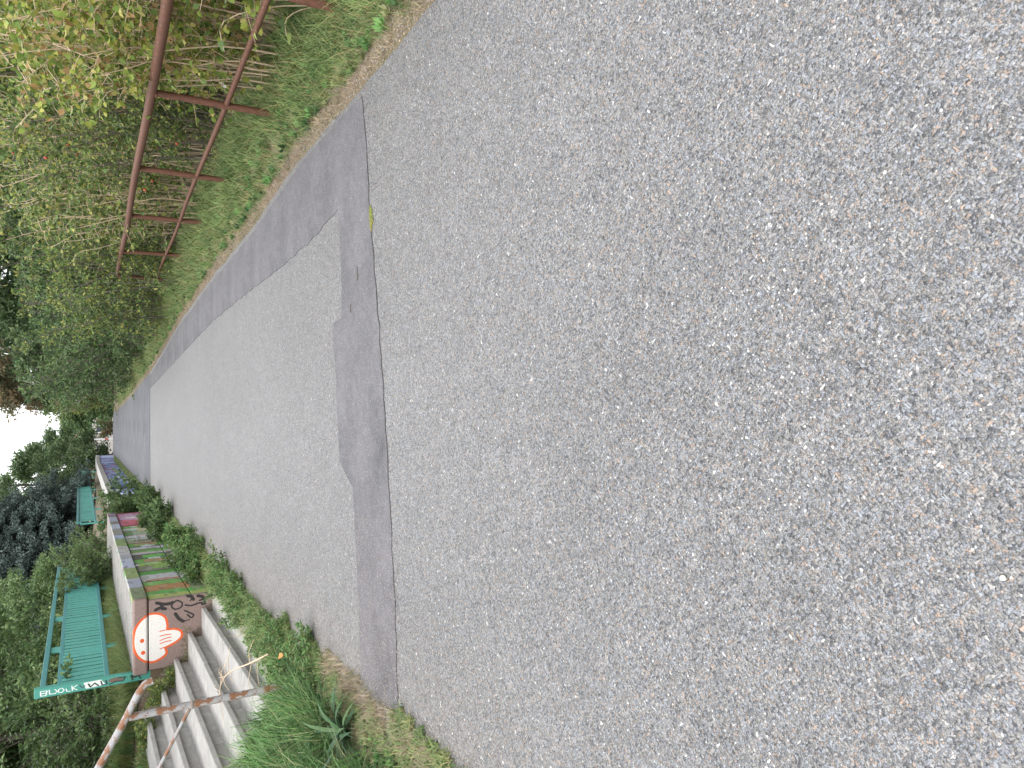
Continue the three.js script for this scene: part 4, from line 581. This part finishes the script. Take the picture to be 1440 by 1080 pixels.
{ // tuft of moss on the seam of the band
  const r = rng(99), g = new THREE.IcosahedronGeometry(1, 1), im = new THREE.InstancedMesh(g, std({ roughness: 1 }), 120), o = new THREE.Object3D(), c = new THREE.Color();
  for (let i = 0; i < 120; i++) { const t = r(), x = lerp(1.08, 1.22, t) + 0.02 * (r() - 0.5), z = -4.125 - 0.1 * (x - 1.05) + 0.035 * (r() + r() - 1) * Math.sin(Math.PI * t); o.position.set(x, PY + 0.003, z); o.scale.set(0.004 + 0.004 * r(), 0.003 + 0.005 * r(), 0.004 + 0.004 * r()); o.rotation.y = r() * 6; o.updateMatrix(); im.setMatrixAt(i, o.matrix); im.setColorAt(i, c.setRGB(lerp(0.10, 0.20, r()), lerp(0.13, 0.18, r()), 0.04)); }
  im.name = 'moss'; im.castShadow = im.receiveShadow = true; tag(im, 'yellow-green moss on the near edge of the asphalt band', 'moss', null, 'stuff'); scene.add(im);
  const tw = mesh('twig', tube([V(0, 0, 0), V(0.04, 0.004, 0.004), V(0.09, 0.001, -0.004)], 0.0035, 0.002, 6, true), M.bark); tw.position.set(0.82, PY + 0.008, -4.38); tag(tw, 'short dark twig lying on the asphalt band', 'twig');
  const tw2 = mesh('twig', tube([V(0, 0, 0), V(0.03, 0.003, -0.004), V(0.055, 0.001, 0.002)], 0.003, 0.002, 6, true), M.bark); tw2.position.set(0.64, PY + 0.008, -4.52); tag(tw2, 'smaller twig on the asphalt band beside its notch', 'twig');
}
// ------------------------------------------------------------------ far end of the path
{
  const y = crest(-70), b = thing('pale_building', 'pale building glimpsed through trees beyond the crest of the path', 'building', [-1.5, y, -70]);
  const wm = std({ map: concMap, color: new THREE.Color(1.05, 1.05, 1.03) }), rm = std({ color: new THREE.Color().setRGB(0.24, 0.17, 0.14) }), gm = std({ color: new THREE.Color().setRGB(0.05, 0.06, 0.07), roughness: 0.15 });
  mesh('wall', boxUV(box(-1.6, 1.6, -0.5, 2.2, -3, 0, 0.02), 2), wm, b);
  const rs = new THREE.Shape([[-1.9, 0], [1.9, 0], [0, 0.9]].map(p => new THREE.Vector2(...p))); mesh('roof', new THREE.ExtrudeGeometry(rs, { depth: 3.4, bevelEnabled: false }).translate(0, 2.2, -3.2), rm, b);
  for (const x of [-0.9, 0.7]) { const w = mesh('window', box(x - 0.32, x + 0.32, 0.75, 1.6, 0.0, 0.03, 0.004), std({ color: 0xdedede }), b); mesh('pane', box(x - 0.26, x + 0.26, 0.81, 1.54, 0.02, 0.036, 0.002), gm, w); }
  const m = thing('marker_post', 'thin white post standing at the crest of the path', 'post', [-1.18, crest(-50), -50]); mesh('shaft', pipe(V(0, -0.1, 0), V(0, 1.0, 0), 0.045, 12), std({ color: new THREE.Color().setRGB(0.72, 0.72, 0.72), roughness: 0.5 }), m); mesh('red_band', new THREE.CylinderGeometry(0.048, 0.048, 0.14, 12).translate(0, 0.36, 0), std({ color: new THREE.Color().setRGB(0.5, 0.06, 0.04) }), m);
  const tm = shrub('autumn_shrub', 'small reddish shrub beside the white post at the crest', 'shrub', { ...WD, seed: 171, pos: at(-0.55, -52), stems: 14, h: 0.95, r: 0.4, size: 0.11, pal: PAL.rusty, leaves: 6 });
}
renderer.render(scene, camera);
